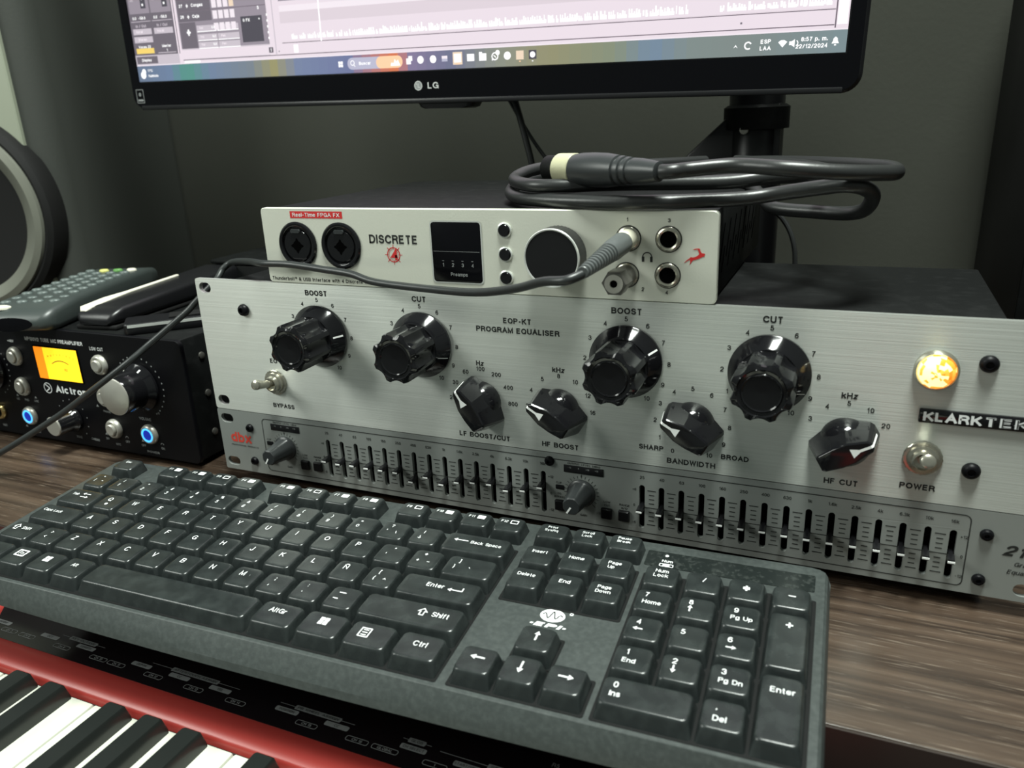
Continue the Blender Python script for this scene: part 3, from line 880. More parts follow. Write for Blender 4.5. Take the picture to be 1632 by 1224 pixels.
for x in (85.9, 116.4):
    j = front_part('microphone_socket', MB().add(lathe([(13.4, .05), (13.4, .8), (12.6, 1.5), (11.6, 1.6), (10.8, 1.2), (10.4, -.0), (9.6, .2), (9.0, 1.0), (.01, 1.0)], 48)), 'bakelite', itf, x, 156.8)
    hole = []
    for q in range(48):
        a = 2 * PI * q / 48
        r = 3.0 + 1.5 * max(0, math.cos(4 * a)) ** 2
        hole.append((r * math.cos(a), r * math.sin(a) - .6))
    part('contact_hole', MB().add(poly(hole, 1.08), FX(0, 0)), 'void', j, at=(0, 0, 0))
    part('latch', MB().add(loft([rrect(0, 8.0, 7, 2.4, .8, 3, .9), rrect(0, 8.0, 6.4, 2.0, .8, 3, 1.9)]), FX(0, 0)), 'grey_plastic', j, at=(0, 0, 0))
ds = front_part('display', MB().add(loft([rrect(0, 0, 29.6, 32.4, 1.8, 5, .02), rrect(0, 0, 29.6, 32.4, 1.8, 5, .35), rrect(0, 0, 29.0, 31.8, 1.6, 5, .5)]), ) if False else MB().add(loft([rrect(0, 0, 29.6, 32.4, 1.8, 5, .02), rrect(0, 0, 29.6, 32.4, 1.8, 5, .35), rrect(0, 0, 29.0, 31.8, 1.6, 5, .5)])), 'bezel', itf, 190.8, 155.0)
part('display_rim', MB().add(frame_line(-15.6, 15.6, -17.0, 17.0, 2.4, .9, .3), FX(0, 0)), 'edge_metal', ds, at=(0, 0, 0))
t = MB()
for q in range(4):
    t.add(text(str(q + 1), -8.4 + q * 5.9, -6.8, 2.0, z=.6), FX(0, 0))
    t.add(line(-9.0 + q * 5.9, -4.6, -7.8 + q * 5.9, -4.6, .25, .6), FX(0, 0))
t.add(text('Preamps', 1, -11.9, 1.9, z=.6), FX(0, 0))
t.add(line(-14, .5, 14, .5, .18, .58), FX(0, 0))
part('lettering', t, 'dim_ink', ds, at=(0, 0, 0))
for z in (167.4, 154.8, 142.4):
    b = front_part('push_button', MB().add(lathe([(3.2, .1), (3.2, 1.3), (2.8, 1.7), (.01, 1.7)], 28)), 'bakelite', itf, 219.6, z)
    part('button_ring', MB().add(lathe([(4.0, .02), (4.0, .6), (3.4, .9), (3.3, .1)], 28), FX(0, 0)), 'edge_metal', b, at=(0, 0, 0))
k = front_part('volume_knob', MB().add(lathe([(14.6, .8), (14.8, 1.4), (14.8, 11.6), (14.2, 12.2), (13.6, 12.2), (.01, 12.2)], 96, lambda r, z, a: r + (.12 * math.cos(48 * a) if r > 14.7 else 0))), 'black_plastic', itf, 249.8, 155.6)
part('knob_rim', MB().add(lathe([(14.75, 11.55), (14.9, 12.0), (14.5, 12.7), (13.9, 12.6), (13.7, 12.05)], 72), FX(0, 0)), 'edge_metal', k, at=(0, 0, 0), label='thin bright rim around the knob face')
for x, z in ((285.7, 164.4), (305.5, 164.4), (305.4, 146.9), (284.9, 146.4)):
    j = front_part('headphone_jack', MB().add(lathe([(6.0, .05), (6.0, .5), (5.5, 1.0), (4.8, 1.2), (4.1, .9), (3.9, .2)], 40)), 'chrome', itf, x, z)
    part('jack_hole', MB().add(lathe([(4.0, .06), (4.0, .3), (.01, .3)], 32), FX(0, 0)), 'void', j, at=(0, 0, 0))
    part('jack_seat', MB().add(ringflat(0, 0, 5.9, 6.5, .08), FX(0, 0)), 'ink', j, at=(0, 0, 0))

# adapter plugged into jack 2
ad = thing('plug_adapter', 'hexagonal dark metal plug adapter sticking out of jack 2 of the audio interface', 'adapter', (284.9, -12, 146.4))
hexa = [(6.3 * math.cos(PI * k / 3), 6.3 * math.sin(PI * k / 3)) for k in range(6)]
hb = MB().add(loft([[(p[0] * s, p[1] * s, z) for p in hexa] for s, z in ((.93, 11), (1, 12), (1, 21.5), (.9, 22.3))]), FX(284.9, 146.4), smooth=False)
hb.add(lathe([(5.0, 1.3), (5.3, 1.8), (5.3, 11.2), (4.8, 11.4)], 32), FX(284.9, 146.4))
part('sleeve', hb, 'dark_steel', ad)
part('socket_face', MB().add(lathe([(4.5, 22.2), (4.5, 22.8), (2.0, 22.8), (1.7, 22.35)], 32), FX(284.9, 146.4)), 'steel', ad)
part('socket_hole', MB().add(lathe([(1.9, 22.32), (1.9, 22.42), (.01, 22.42)], 24), FX(284.9, 146.4)), 'void', ad)

# ------------------------------------------------------------------ headphone lead across the front
hl = thing('headphone_lead', 'thin grey cord plugged into jack 1 and draped across the gear to the lower left', 'cable', (285.7, -2, 164.4))
path = [(285.2, -66, 160.2), (279, -72, 158.0), (266, -66, 155.6), (245.8, -50, 148.3), (218.9, -35, 142), (186.9, -22, 139.3), (145.8, -12, 139.2), (126.8, -8, 142.3), (108.3, -6, 143.7), (81, -5.5, 145.9), (61, -4.5, 145.6),
        (40, 8, 143.8), (12, 24, 139.8), (4, 22.5, 135.6), (2.5, 16, 129), (-4, 10.5, 121.5), (-10.2, 7, 115.2), (-16.4, 3, 108.6), (-38.5, -10, 89.8), (-49, -24, 78.3), (-71, -34, 62.3), (-106.9, -40, 40.1), (-159, -52, 11.2), (-192, -60, -3.6), (-260, -66, -5.6)]
part('cord', MB().add(tube(path, 2.1, 14, 10)), 'grey_rubber', hl)
AXP = AX((285.7, -1.3, 164.4), (-.01, -1, -.055))
part('collar', MB().add(lathe([(4.9, 0), (4.9, 4.6), (4.7, 5.2), (4.7, 8.5), (4.5, 9)], 32), AXP), 'ivory', hl, label='ivory collar of the plug')
part('plug_body', MB().add(lathe([(4.7, 8.2), (5.1, 9.2), (5.35, 12), (5.2, 24), (4.9, 28), (4.6, 30)], 36, lambda r, z, a: r + (.18 * math.cos(10 * a) if z > 10 and z < 22 else 0)), AXP), 'plug_grey', hl)
prof = []
for i in range(11):
    z = 30 + i * 3.3
    r = 4.7 - i * .18
    prof += [(r, z), (r, z + 1.7), (r - 1.1, z + 1.9), (r - 1.1, z + 3.1)]
prof += [(2.7, 66.6), (2.4, 67)]
part('strain_relief', MB().add(lathe(prof, 28), AXP), 'plug_grey', hl)

# ------------------------------------------------------------------ coiled microphone cable on top
mc = thing('microphone_cable', 'thick black coiled microphone cable lying on top of the audio interface', 'cable', (280, 30, 178))
C = [(300, 190, 184), (262, 160, 186), (222, 120, 188), (206, 78, 187), (205, 46, 184), (222, 17, 181.9), (262.9, 1.5, 181.7), (297.6, -.5, 181.9), (327.1, 8, 182.0), (340.7, 14, 182.4), (352.1, 16, 184), (370.6, 12, 187), (383.5, 8, 188.6), (392.5, 20, 184), (391.3, 36, 175.5), (384, 48, 171.3), (367, 60, 170.4), (345, 72, 171.2), (336, 90, 176), (320, 120, 181.7), (280, 150, 181.8)]
B = [(290, 175, 189), (252, 120, 191), (226, 84, 194), (212, 60, 193), (210, 38, 190), (226, 16, 188.9), (243.6, 11, 188.7), (278.9, 18, 188.8), (324.8, 20, 189), (347, 26, 190.6), (366, 44, 190), (372, 80, 189), (350, 130, 189), (310, 175, 189)]
Aa = [(303, -8.5, 196.4), (309, -9.0, 196.6), (315.6, -4, 197), (334.3, 1, 198), (356.8, -6, 197), (376.9, -2, 195), (394.3, 10, 193.4), (402, 26, 192.5), (396, 66, 192), (361.4, 132, 190), (320, 180, 188), (280, 205, 184)]
cm = MB()
for P in (C, B, Aa):
    cm.add(tube(P, 3.45, 18, 10))
part('cord', cm, 'rubber', mc)
xd = Vector((305.5 - 243.3, -10.1 - 21.5, .3))
x0 = Vector((235.5, 25.5, 196.2))
AXC = AX(x0, xd)
part('shell', MB().add(lathe([(6.6, 20), (7.6, 21), (8.2, 26), (8.4, 34), (8.2, 42), (7.5, 48)], 36), AXC), 'grey_plastic', mc)
part('tape_band', MB().add(lathe([(7.3, 9), (7.9, 9.3), (8.0, 20.4), (7.6, 20.8)], 36), AXC), 'tape', mc, label='pale yellow band around the connector')
part('plug_end', MB().add(lathe([(6.6, 0), (6.9, .5), (6.9, 9.6), (5.9, 9.8)], 32), AXC), 'black_steel', mc)
prof = [(7.5, 48)]
for z in (50, 54, 58):
    prof += [(7.5 - (z - 48) * .12, z), (6.5 - (z - 48) * .1, z + .5), (6.5 - (z - 48) * .1, z + 1.6), (7.3 - (z - 48) * .12, z + 2.1)]
prof += [(5.9, 65), (5.0, 72), (4.6, 75), (3.6, 75.4)]
part('strain_relief', MB().add(lathe(prof, 32), AXC), 'grey_plastic', mc)

# ------------------------------------------------------------------ tube microphone preamplifier on the left
pre = thing('tube_preamp', 'black tube microphone preamplifier with a glowing yellow meter and two blue-lit buttons', 'audio equipment', (-155, 80, DZ))
P0 = 4.0
Bf = FX(0, 0, P0)
fp = part('front_panel', MB().add(loft([rrect(-155, 42.0, 254, 92, 5, 5, -3), rrect(-155, 42.0, 254, 92, 5, 5, -.6), rrect(-155, 42.0, 253, 91, 4.6, 5, 0)]), Bf), 'black_metal', pre)
part('chassis', MB().add(box(-279, -31, P0 + 3.1, 150, -3.4, 87.6)), 'black_steel', pre, bev=1.5)
sd = MB()
for y, z in ((24, 72), (24, 44), (24, 14)):
    sd.add(lathe([(2.6, 0), (2.4, 1), (1.2, 1.4), (.01, 1.4)], 20), AX((-31, y, z), (1, 0, 0)))
part('side_screws', sd, 'dark_steel', pre)
for x in (-262, -48):
    for y in (22, 132):
        part('foot', MB().add(lathe([(8, 0), (7.4, 5), (.01, 5)], 20), Matrix.Translation((x, y, DZ))), 'matte_black', pre)
L = MB()
for kx in (-236.2, -73.6):
    for k in range(26):
        a = math.radians(240 - 300 * k / 25)
        L.add((lambda vf: vf)(poly(circle(kx + 22.4 * math.cos(a), 50.8 + 22.4 * math.sin(a), .62, 8))), Bf)
for k in range(11):
    a = math.radians(225 - 270 * k / 10)
    L.add(poly(circle(-152.0 + 15.6 * math.cos(a), 17.2 + 15.6 * math.sin(a), .5, 8)), Bf)
L.add(text('VOLUME', -75.2, 26.0, 2.2), Bf)
L.add(text('10', -60.6, 32.0, 1.6), Bf)
for s, x, z, w in (('POWER', -73.5, -0.2, 12), ('OFF', -82, 4.2, None), ('ON', -63.0, 4.2, None), ('NTC', -108.5, 1.6, None), ('ON', -119, 5.0, None), ('OFF', -98, 5.0, None), ('GAIN', -134, 2.6, None), ('PHASE', -113, 27.4, None), ('TONE', -150, 2.4, None), ('TUBE', -131, 2.4, None), ('INPUT', -197, 1.0, None), ('PAD', -201, 27.4, None), ('LINE', -190, 27.6, None), ('MIC', -211, 27.4, None), ('INST', -236, 2.0, None)):
    L.add(text(s, x, z, 1.8, w=w), Bf)
for x, z in ((-82, 7.2), (-119, 8.2), (-211, 29.8), (-190, 29.8), (-122, 30.4), (-209, 3.8)):
    L.add(poly([(x - 1.4, z), (x + 1.4, z), (x, z + 2)]), Bf)
for x, z in ((-63, 7.0), (-98, 8.0), (-104, 28.0)):
    L.add(ringflat(x, z, 1.1, 1.5, n=10, a0=0, a1=PI), Bf)
part('lettering', L, 'dim_ink', fp)
L = MB()
L.add(text('MP100V2 TUBE MIC PREAMPLIFIER', -154.6, 78.9, 2.9, w=62, bold=.03), Bf)
L.add(text('+48V', -202.8, 75.6, 2.2), Bf); L.add(text('LOW CUT', -110.3, 76.2, 2.6, w=13.5), Bf)
L.add(text('Alctron', -147.4, 40.2, 5.4, w=34, bold=.035), Bf)
L.add(ringflat(-172.8, 40.2, 3.7, 4.4), Bf)
L.add(line(-175, 43, -170.6, 40.2, .9), Bf); L.add(line(-175, 37.4, -170.6, 40.2, .9), Bf)
part('lettering', L, 'white_ink', fp)
vu = part('level_meter', MB().add(box(-178.6, -130.8, P0 - .5, P0 + .2, 47.4, 74.2)), 'void', pre)
part('meter_card', MB().add(quad(-168.0, -131.6, 48.2, 73.4, .62), Bf), 'vu_yellow', vu, label='glowing yellow meter face')
part('meter_side', MB().add(quad(-177.8, -168.0, 48.2, 73.4, .62), Bf), 'vu_orange', vu, label='orange band on the left of the meter')
t = MB().add(ringflat(-151, 46.0, 17.4, 18.0, .7, 20, math.radians(62), math.radians(122)), Bf)
for i in range(9):
    t.add(text('20 10 7 5 3 1 0 2 3'.split()[i], -163.5 + i * 3.4, 66.6 + 2.0 * math.sin(PI * i / 8), 1.2, z=.7), Bf)
t.add(text('VU', -147, 57, 2.0, z=.7), Bf)
part('lettering', t, 'ink', vu)


def push(x, z, lit=False):
    b = front_part('push_button', MB().add(lathe([(7.6, .05), (7.6, 1.2), (6.9, 2.6), (6.2, 3.2), (5.0, 3.2), (4.6, 2.2)], 40)), 'steel', pre, x, z, P0)
    if lit:
        part('light_ring', MB().add(lathe([(5.4, 2.3), (5.4, 3.3), (4.2, 3.5), (4.0, 2.8)], 36), FX(0, 0)), 'blue_led', b, at=(0, 0, 0), label='glowing blue ring')
        part('button_cap', MB().add(lathe([(4.1, 2.3), (4.1, 3.0), (.01, 3.1)], 32), FX(0, 0)), 'blue_dim', b, at=(0, 0, 0))
    else:
        part('button_cap', MB().add(lathe([(4.5, 2.2), (4.5, 4.4), (3.8, 5.0), (.01, 4.9)], 32), FX(0, 0)), 'steel', b, at=(0, 0, 0))


for x, z, l in ((-201, 63.6, 0), (-201, 38.8, 0), (-109.3, 64.4, 0), (-110.5, 39.2, 0), (-108.6, 14.4, 0), (-200.8, 14.3, 1), (-72.9, 14.4, 1)):
    push(x, z, l)
for x, z, r, h, nm, pa in ((-73.6, 50.8, 17.8, 22, 'volume_knob', 62), (-236.2, 50.8, 17.8, 22, 'gain_knob', 40), (-152.0, 17.2, 10.0, 17, 'tone_knob', 62)):
    k = front_part(nm, MB().add(lathe([(r, .4), (r, 2.2), (r * .94, 3.2), (r * .80, 6.2), (r * .79, h - 1), (r * .76, h - .1), (.01, h - .1)], 56)), 'bakelite', pre, x, z, P0)
    part('knob_cap', MB().add(lathe([(r * .755, h - .5), (r * .755, h + .4), (r * .71, h + .9), (.01, h + .9)], 48), FX(0, 0)), 'steel', k, at=(0, 0, 0), label='spun metal knob cap')
    a = math.radians(pa)
    c, s = math.cos(a), math.sin(a)
    q = [(r * .83 * c + .6 * s, r * .83 * s - .6 * c, 5.8), (r * .83 * c - .6 * s, r * .83 * s + .6 * c, 5.8), (r * .92 * c - .6 * s, r * .92 * s + .6 * c, 3.7), (r * .92 * c + .6 * s, r * .92 * s - .6 * c, 3.7)]
    part('pointer_line', MB().add((q, [(3, 2, 1, 0)]), FX(0, 0)), 'white_line', k, at=(0, 0, 0))
j = front_part('instrument_jack', MB().add(lathe([(6.8, .05), (6.8, 1.4), (6.0, 2.6), (4.4, 2.6), (4.0, .4)], 32)), 'brass', pre, -237, 14.2, P0)
part('jack_hole', MB().add(lathe([(4.1, .1), (4.1, .5), (.01, .5)], 28), FX(0, 0)), 'void', j, at=(0, 0, 0))

# things lying on the preamp
PT = 87.7
rm = thing('remote_control', 'grey-green television remote with rows of rubber buttons lying on the tube preamp', 'remote', (-170, -13, PT), Matrix.Rotation(math.radians(21.4), 4, 'Z'))
prof = []
for y, w, z0, z1 in ((0, 40, 4, 9), (3, 52, 1.5, 13), (10, 58, 0, 17), (40, 58, 0, 19), (100, 55, 0, 19), (160, 52, 0, 18), (178, 50, .5, 15), (184, 40, 3, 9)):
    prof.append([(p[0], y, p[1]) for p in rrect(0, (z0 + z1) / 2, w, z1 - z0, min(5, (z1 - z0) / 2.2), 4)])
bd = part('body', MB().add(loft(list(reversed(prof)))), 'remote_body', rm, ang=50)
part('end_window', MB().add(lathe([(17, 0), (17, .8), (.01, 1.2)], 32), Matrix.Translation((-2, .6, 7.0)) @ Matrix.Rotation(PI / 2, 4, 'X') @ Matrix.Diagonal((1, .30, 1, 1))), 'bezel', rm)
for r in range(10):
    for c in range(4):
        y = 26 + r * 13.2
        x = -19 + c * 12.6
        mt = 'remote_key'
        if r == 9:
            mt = ('remote_key', 'yellow_key', 'green_key', 'cream')[c]
        part('button', MB().add(lathe([(4.4, 0), (4.2, 1.2), (3.2, 2.0), (.01, 2.2)], 18), Matrix.Translation((x, y, 18.4 if r > 1 else 17.4)) @ Matrix.Diagonal((1, .72, 1, 1))), mt, rm)
part('power_button', MB().add(lathe([(9, 0), (8.6, 1.4), (6.6, 2.2), (.01, 2.4)], 24), Matrix.Translation((-15, 12, 16.4)) @ Matrix.Diagonal((1, .55, 1, 1))), 'cream', rm, label='large cream button at the near end')

st = thing('stapler', 'long black stapler with a painted pale reflection along its top beside the remote', 'stapler', (-117, 12, PT), Matrix.Rotation(math.radians(6), 4, 'Z'))
pr = []
for y, w, z1 in ((0, 26, 8), (3, 34, 12), (12, 37, 15.5), (60, 38, 17), (120, 38, 19), (150, 36, 20), (156, 30, 18)):
    pr.append([(p[0], y, p[1]) for p in rrect(0, (4 + z1) / 2, w, z1 - 4, 3.5, 4)])
part('arm', MB().add(loft(list(reversed(pr)))), 'black_plastic', st, ang=50)
part('base_plate', MB().add(box(-18.5, 18.5, 1, 150, 0, 3.4)), 'matte_black', st, bev=1.2)
pr = []
for y, w, z in ((4.5, 5, 12.4), (8, 11, 14.6), (30, 10, 16.4), (50, 5, 17.0), (108, 3.4, 18.7)):
    pr.append([(p[0], y, p[1]) for p in rrect(-12.5, z, w, 1.6, .7, 3)])
part('strip', MB().add(loft(list(reversed(pr)))), 'cream', st, label='painted pale reflection tapering along the top')  # reflection on the glossy arm, modelled as a cream-coloured sliver

ph = thing('phone', 'flat black phone-like slab with a bright silver edge, nearest the rack on the preamp', 'phone', (-79, 4.5, PT), Matrix.Rotation(math.radians(44), 4, 'Z'))
part('body', MB().add(loft([rrect(52, 13, 103, 25, 3, 4, 0), rrect(52, 13, 104, 26, 3, 4, 1), rrect(52, 13, 104, 26, 3, 4, 7.2), rrect(52, 13, 103, 25, 3, 4, 8)])), 'black_plastic', ph)
part('frame', MB().add(box(2.5, 101, -.25, .1, 5.4, 7.4)), 'edge_metal', ph, label='bright silver edge')
part('grip_pad', MB().add(box(30, 72, 6, 20, 7.9, 9.4)), 'matte_black', ph, bev=.6)

eqc = thing('equipment_case', 'black box-shaped device standing on the desk behind the tube preamp', 'box', (-60, 200, DZ))
part('body', MB().add(box(-143, 14, 162, 245, DZ, 108)), 'black_steel', eqc, bev=3)
part('lid', MB().add(box(-144, 15, 161, 246, 108.2, 112)), 'black_steel', eqc, bev=1.5)

# ------------------------------------------------------------------ loudspeaker on the left
TH = math.radians(18)
sp = thing('loudspeaker', 'charcoal studio loudspeaker with a silver woofer ring at the left edge', 'speaker', (-345, 180, DZ), Matrix.Rotation(TH, 4, 'Z'))
ring = lambda z, i: [(p[0], p[1], z) for p in rrect(-125, 132, 250 - 2 * i, 264 - 2 * i, 26 - i, 8)]
part('cabinet', MB().add(loft([ring(0, 1), ring(1, 0), ring(419, 0), ring(420, 1)])), 'speaker_box', sp)
part('baffle', MB().add(loft([[(p[0], -5 + d, p[1]) for p in rrect(-125, 208, 206 - e, 400 - e, 8, 5)] for d, e in ((5.2, 0), (1.2, 0), (0, 2.4))])), 'speaker_face', sp, label='pale grey front panel')
RX = Matrix.Translation((-103, -2, 158)) @ Matrix.Rotation(PI / 2, 4, 'X')
part('surround', MB().add(lathe([(104, -6), (104, 6), (101, 13), (96, 16), (93, 15)], 96), RX), 'matte_black', sp)
part('woofer_ring', MB().add(lathe([(94, 12), (92, 18), (86, 20), (76, 16), (68, 9), (64, 2)], 96), RX), 'speaker_ring', sp, label='silver ring around the woofer')
part('cone', MB().add(lathe([(66, 2), (60, 5), (55, 2), (30, -20), (24, -24), (22, -18), (12, -13), (.01, -11)], 72), RX), 'cone', sp)
part('tweeter', MB().add(lathe([(48, 3.2), (46, 4.4), (30, 1.5), (14, -1), (11, 3), (.01, 6)], 48), Matrix.Translation((-125, -2, 330)) @ Matrix.Rotation(PI / 2, 4, 'X')), 'cone', sp)

rc = thing('cabinet', 'tall black box-shaped cabinet at the right edge behind the rack stack', 'cabinet', (560, 290, DZ))
part('body', MB().add(box(481.5, 690, 186, 400, DZ, 360)), 'matte_black', rc, bev=3)
part('front_board', MB().add(box(481.5, 690, 180, 185.8, DZ, 360)), 'black_steel', rc, bev=1.5)

# ------------------------------------------------------------------ monitor on its arm
RO = math.radians(1.35)
mon = thing('monitor', 'large black computer monitor on an arm showing bright recording software', 'monitor', (71.3, 196, 259), Matrix.Rotation(RO, 4, 'Y'))
hs = [(p[0], p[1]) for p in rrect(0, 168, 621, 384, 12, 8)]
part('housing', MB().add(loft([[(p[0] * s + (1 - s) * 0, y, 168 + (p[1] - 168) * s) for p in hs] for s, y in ((.995, 1.6), (1, 3), (1, 14), (.985, 17), (.86, 34), (.84, 36))][::-1])), 'black_plastic', mon)
fb = part('bezel', MB().add(plate(rrect(0, 168, 617, 380, 10, 8), [rrect(0, 168, 600.4, 337.6, .6, 2)], 2.4), FX(0, 0, 2.2), smooth=False), 'bezel', mon)
part('lower_lip', MB().add(box(-300, 300, -1.0, 1.6, -24.2, -20.4)), 'black_plastic', mon, bev=.8)
part('sensor_bump', MB().add(loft([[(p[0], p[1], z) for p in rrect(14, 11, w, 20, 5, 5)] for w, z in ((50, -23.6), (46, -27), (38, -28.2))][::-1])), 'black_plastic', mon)
b = MB().add(ringflat(-7.5, -11.2, 2.9, 3.5, .3), A)
b.add(text('LG', 5.6, -11.2, 4.6, w=9.6, bold=.022, z=.3), A)
b.add(quad(-7.9, -7.3, -12.8, -9.6, .3), A); b.add(quad(-7.3, -5.9, -12.8, -12.2, .3), A)
b.add(poly(circle(-8.9, -10.0, .5, 10), .3), A); b.add(ringflat(-7.5, -11.2, 0, 2.9, .26), A, mi=1)
part('brand_mark', b, ['logo_grey', 'dim_ink'], fb)
b = MB().add(frame_line(-304.5, -295.5, -18.2, -6.4, .6, .5, .3), A)
b.add(text('e', -300, -10.4, 4.0, z=.3, bold=.03), A); b.add(quad(-303.2, -296.8, -16.6, -15.0, .3), A)
part('energy_label', b, 'dim_ink', fb)
SCR = MB()
names = ['s_soft', 's_light', 's_pale', 's_white', 's_mid', 's_dark', 's_darker', 's_grey', 's_line', 's_yellow', 's_peach', 's_bar', 's_green', 's_olive', 's_blue', 's_orange', 's_steel', 's_lilac', 's_hot', 's_wave']
SF = FX(0, 0, 1.1)


def q(n, x0, x1, y0, y1, z=0.05):
    SCR.add(quad(x0, x1, y0, y1, z), SF, mi=names.index(n), smooth=False)


def tx(n, s, x, y, c, w=None, al='l', z=0.2, bold=.03):
    SCR.add(text(s, x, y, c, w=w, align=al, z=z, bold=bold), SF, mi=names.index(n), smooth=False)


q('s_light', -299.2, 299.2, 14, 336.2, 0.0)
# taskbar in smoothly changing tints
stops = [(-299.2, (0.15, 0.20, 0.29)), (-262, (0.16, 0.23, 0.36)), (-241, (0.09, 0.31, 0.24)), (-215, (0.17, 0.24, 0.36)), (-170, (0.20, 0.24, 0.28)), (-146, (0.33, 0.31, 0.15)), (-120, (0.19, 0.24, 0.38)), (-70, (0.17, 0.20, 0.36)), (-30, (0.72, 0.20, 0.08)), (-14, (0.24, 0.20, 0.33)),
         (20, (0.17, 0.18, 0.28)), (60, (0.27, 0.29, 0.24)), (100, (0.30, 0.29, 0.17)), (150, (0.24, 0.28, 0.20)), (175, (0.18, 0.26, 0.36)), (200, (0.22, 0.27, 0.26)), (240, (0.22, 0.26, 0.25)), (299.2, (0.21, 0.28, 0.30))]
N0 = len(names)
k = 0
xs = [-299.2 + 598.4 * i / 72 for i in range(73)]
for i in range(72):
    xm = (xs[i] + xs[i + 1]) / 2
    for (xa, ca), (xb, cb) in zip(stops, stops[1:]):
        if xa <= xm <= xb:
            t = (xm - xa) / (xb - xa)
            c = tuple(ca[j] + (cb[j] - ca[j]) * t for j in range(3))
    nm = 'bar_tint'
    key = 's_tint%d' % i
    em(key, c)
    names.append(key)
    q(key, xs[i], xs[i + 1], 0, 13.2, .03)
q('s_pale', -299.2, 299.2, 13.2, 14.0, .04)
# mixer strips on the left
q('s_grey', -299.2, -246, 14, 22.0); q('s_dark', -298, -273, 15, 21.0, .08); tx('s_white', 'Display', -286, 18, 2.4, al='c')
q('s_dark', -299.2, -248, 22.0, 140, .06)
q('s_light', -247.2, -243.2, 14, 140, .1); q('s_line', -246.4, -245.6, 22, 140, .12)
for x0 in (-297.6, -272.6):
    q('s_mid', x0, x0 + 23.4, 56, 140, .08)
    for r in range(9):
        tx('s_grey', ('-12', '-18', '-24', '-30', '-36', '-42', '-48', '-54', '-60')[r], x0 + 4, 118 - r * 6.4, 2.0, al='c')
    q('s_darker', x0 + 14, x0 + 20, 60, 140, .1)
    for r in range(10):
        q('s_white', x0 + 15.6, x0 + 17.4, 62 + r * 5, 63.8 + r * 5, .12)
    tx('s_white', '0.0  -58.0', x0 + 10, 52.4, 2.4, al='c')
    q('s_grey', x0, x0 + 23, 49.4, 49.9, .1)
    tx('s_grey', 'In / Out', x0 + 11, 46.0, 2.4, al='c')
    q('s_grey', x0 + .6, x0 + 22.6, 39.0, 43.8, .1); tx('s_pale', 'Vocal', x0 + 4, 41.4, 2.2)
q('s_grey', -297, -275, 32.4, 37.4, .1); tx('s_pale', 'Stereo', -292, 35, 2.2)
tx('s_white', 'Voces 22', -286, 29.0, 2.3, al='c'); tx('s_white', 'Master', -260, 29.0, 2.3, al='c')
q('s_yellow', -296.6, -275.4, 23.4, 27.8, .1); tx('s_white', '1', -260, 25.4, 2.2, al='c'); q('s_grey', -271, -250, 23.2, 23.8, .1)
# track list
q('s_mid', -243, -147, 25.2, 140, .05)
for r, (n, t) in enumerate((('28', 'Caja'), ('27', 'Congas'), ('26', 'Conga hembra'), ('25', 'Conga macho'), ('24', 'Bongos'), ('23', 'Guiro'), ('22', 'Campana'))):
    y = 50.5 + r * 8.6
    q('s_dark', -242, -205, y - 4.0, y + 4.0, .08)
    q('s_line', -242, -147, y + 4.1, y + 4.6, .1)
    tx('s_white', n, -237.5, y, 2.5, al='c'); tx('s_white', '+', -230.5, y, 4.4, al='c', bold=.03); tx('s_white', t, -226, y, 2.6)
    for c in range(4):
        q(('s_pale', 's_pale', 's_pale', 's_peach')[c] if r in (1, 2) else 's_pale', -203.5 + c * 6.2, -198.6 + c * 6.2, y - 3.2, y + 3.2, .1)
    tx('s_white', 'S', -155, y + 2.6, 2.6, al='c')
q('s_dark', -242, -224, 25.4, 46, .07); tx('s_white', '+', -232.5, 38.5, 8.0, al='c', bold=.03)
for y in (40.4, 33.4, 27.2):
    q('s_grey', -223, -201.5, y - 2.2, y + 2.6, .1); q('s_grey', -200.6, -177.6, y - 2.2, y + 2.6, .1)
    q('s_white', -223, -201.5, y - 2.6, y - 1.9, .12); q('s_white', -200.6, -177.6, y - 2.6, y - 1.9, .12)
    tx('s_pale', 'Vol', -220, y + .6, 1.9); tx('s_white', '0.0', -203, y + .6, 1.9, al='r'); tx('s_pale', 'Pan', -197, y + .6, 1.9)
for c in range(4):
    q('s_pale', -203.5 + c * 6.2, -198.6 + c * 6.2, 38.6, 44.2, .11)
q('s_darker', -174.5, -152.2, 27.6, 47.4, .1); tx('s_white', '0 FX', -172, 44.4, 2.4); tx('s_white', '+', -155, 45, 2.6, al='c')
for r in range(5):
    tx('s_white', 's', -147.0, 30 + r * 4.4, 2.4, al='c')
q('s_grey', -243, -147, 16.4, 25.0, .06); q('s_light', -243, -142, 17, 24.4, .07)
q('s_dark', -148.5, -144, 18.4, 22.6, .1); tx('s_white', '1', -146.2, 20.5, 2.4, al='c')
q('s_line', -243, 291, 15.9, 16.5, .09); q('s_white', -242, -224, 14.0, 15.8, .1)
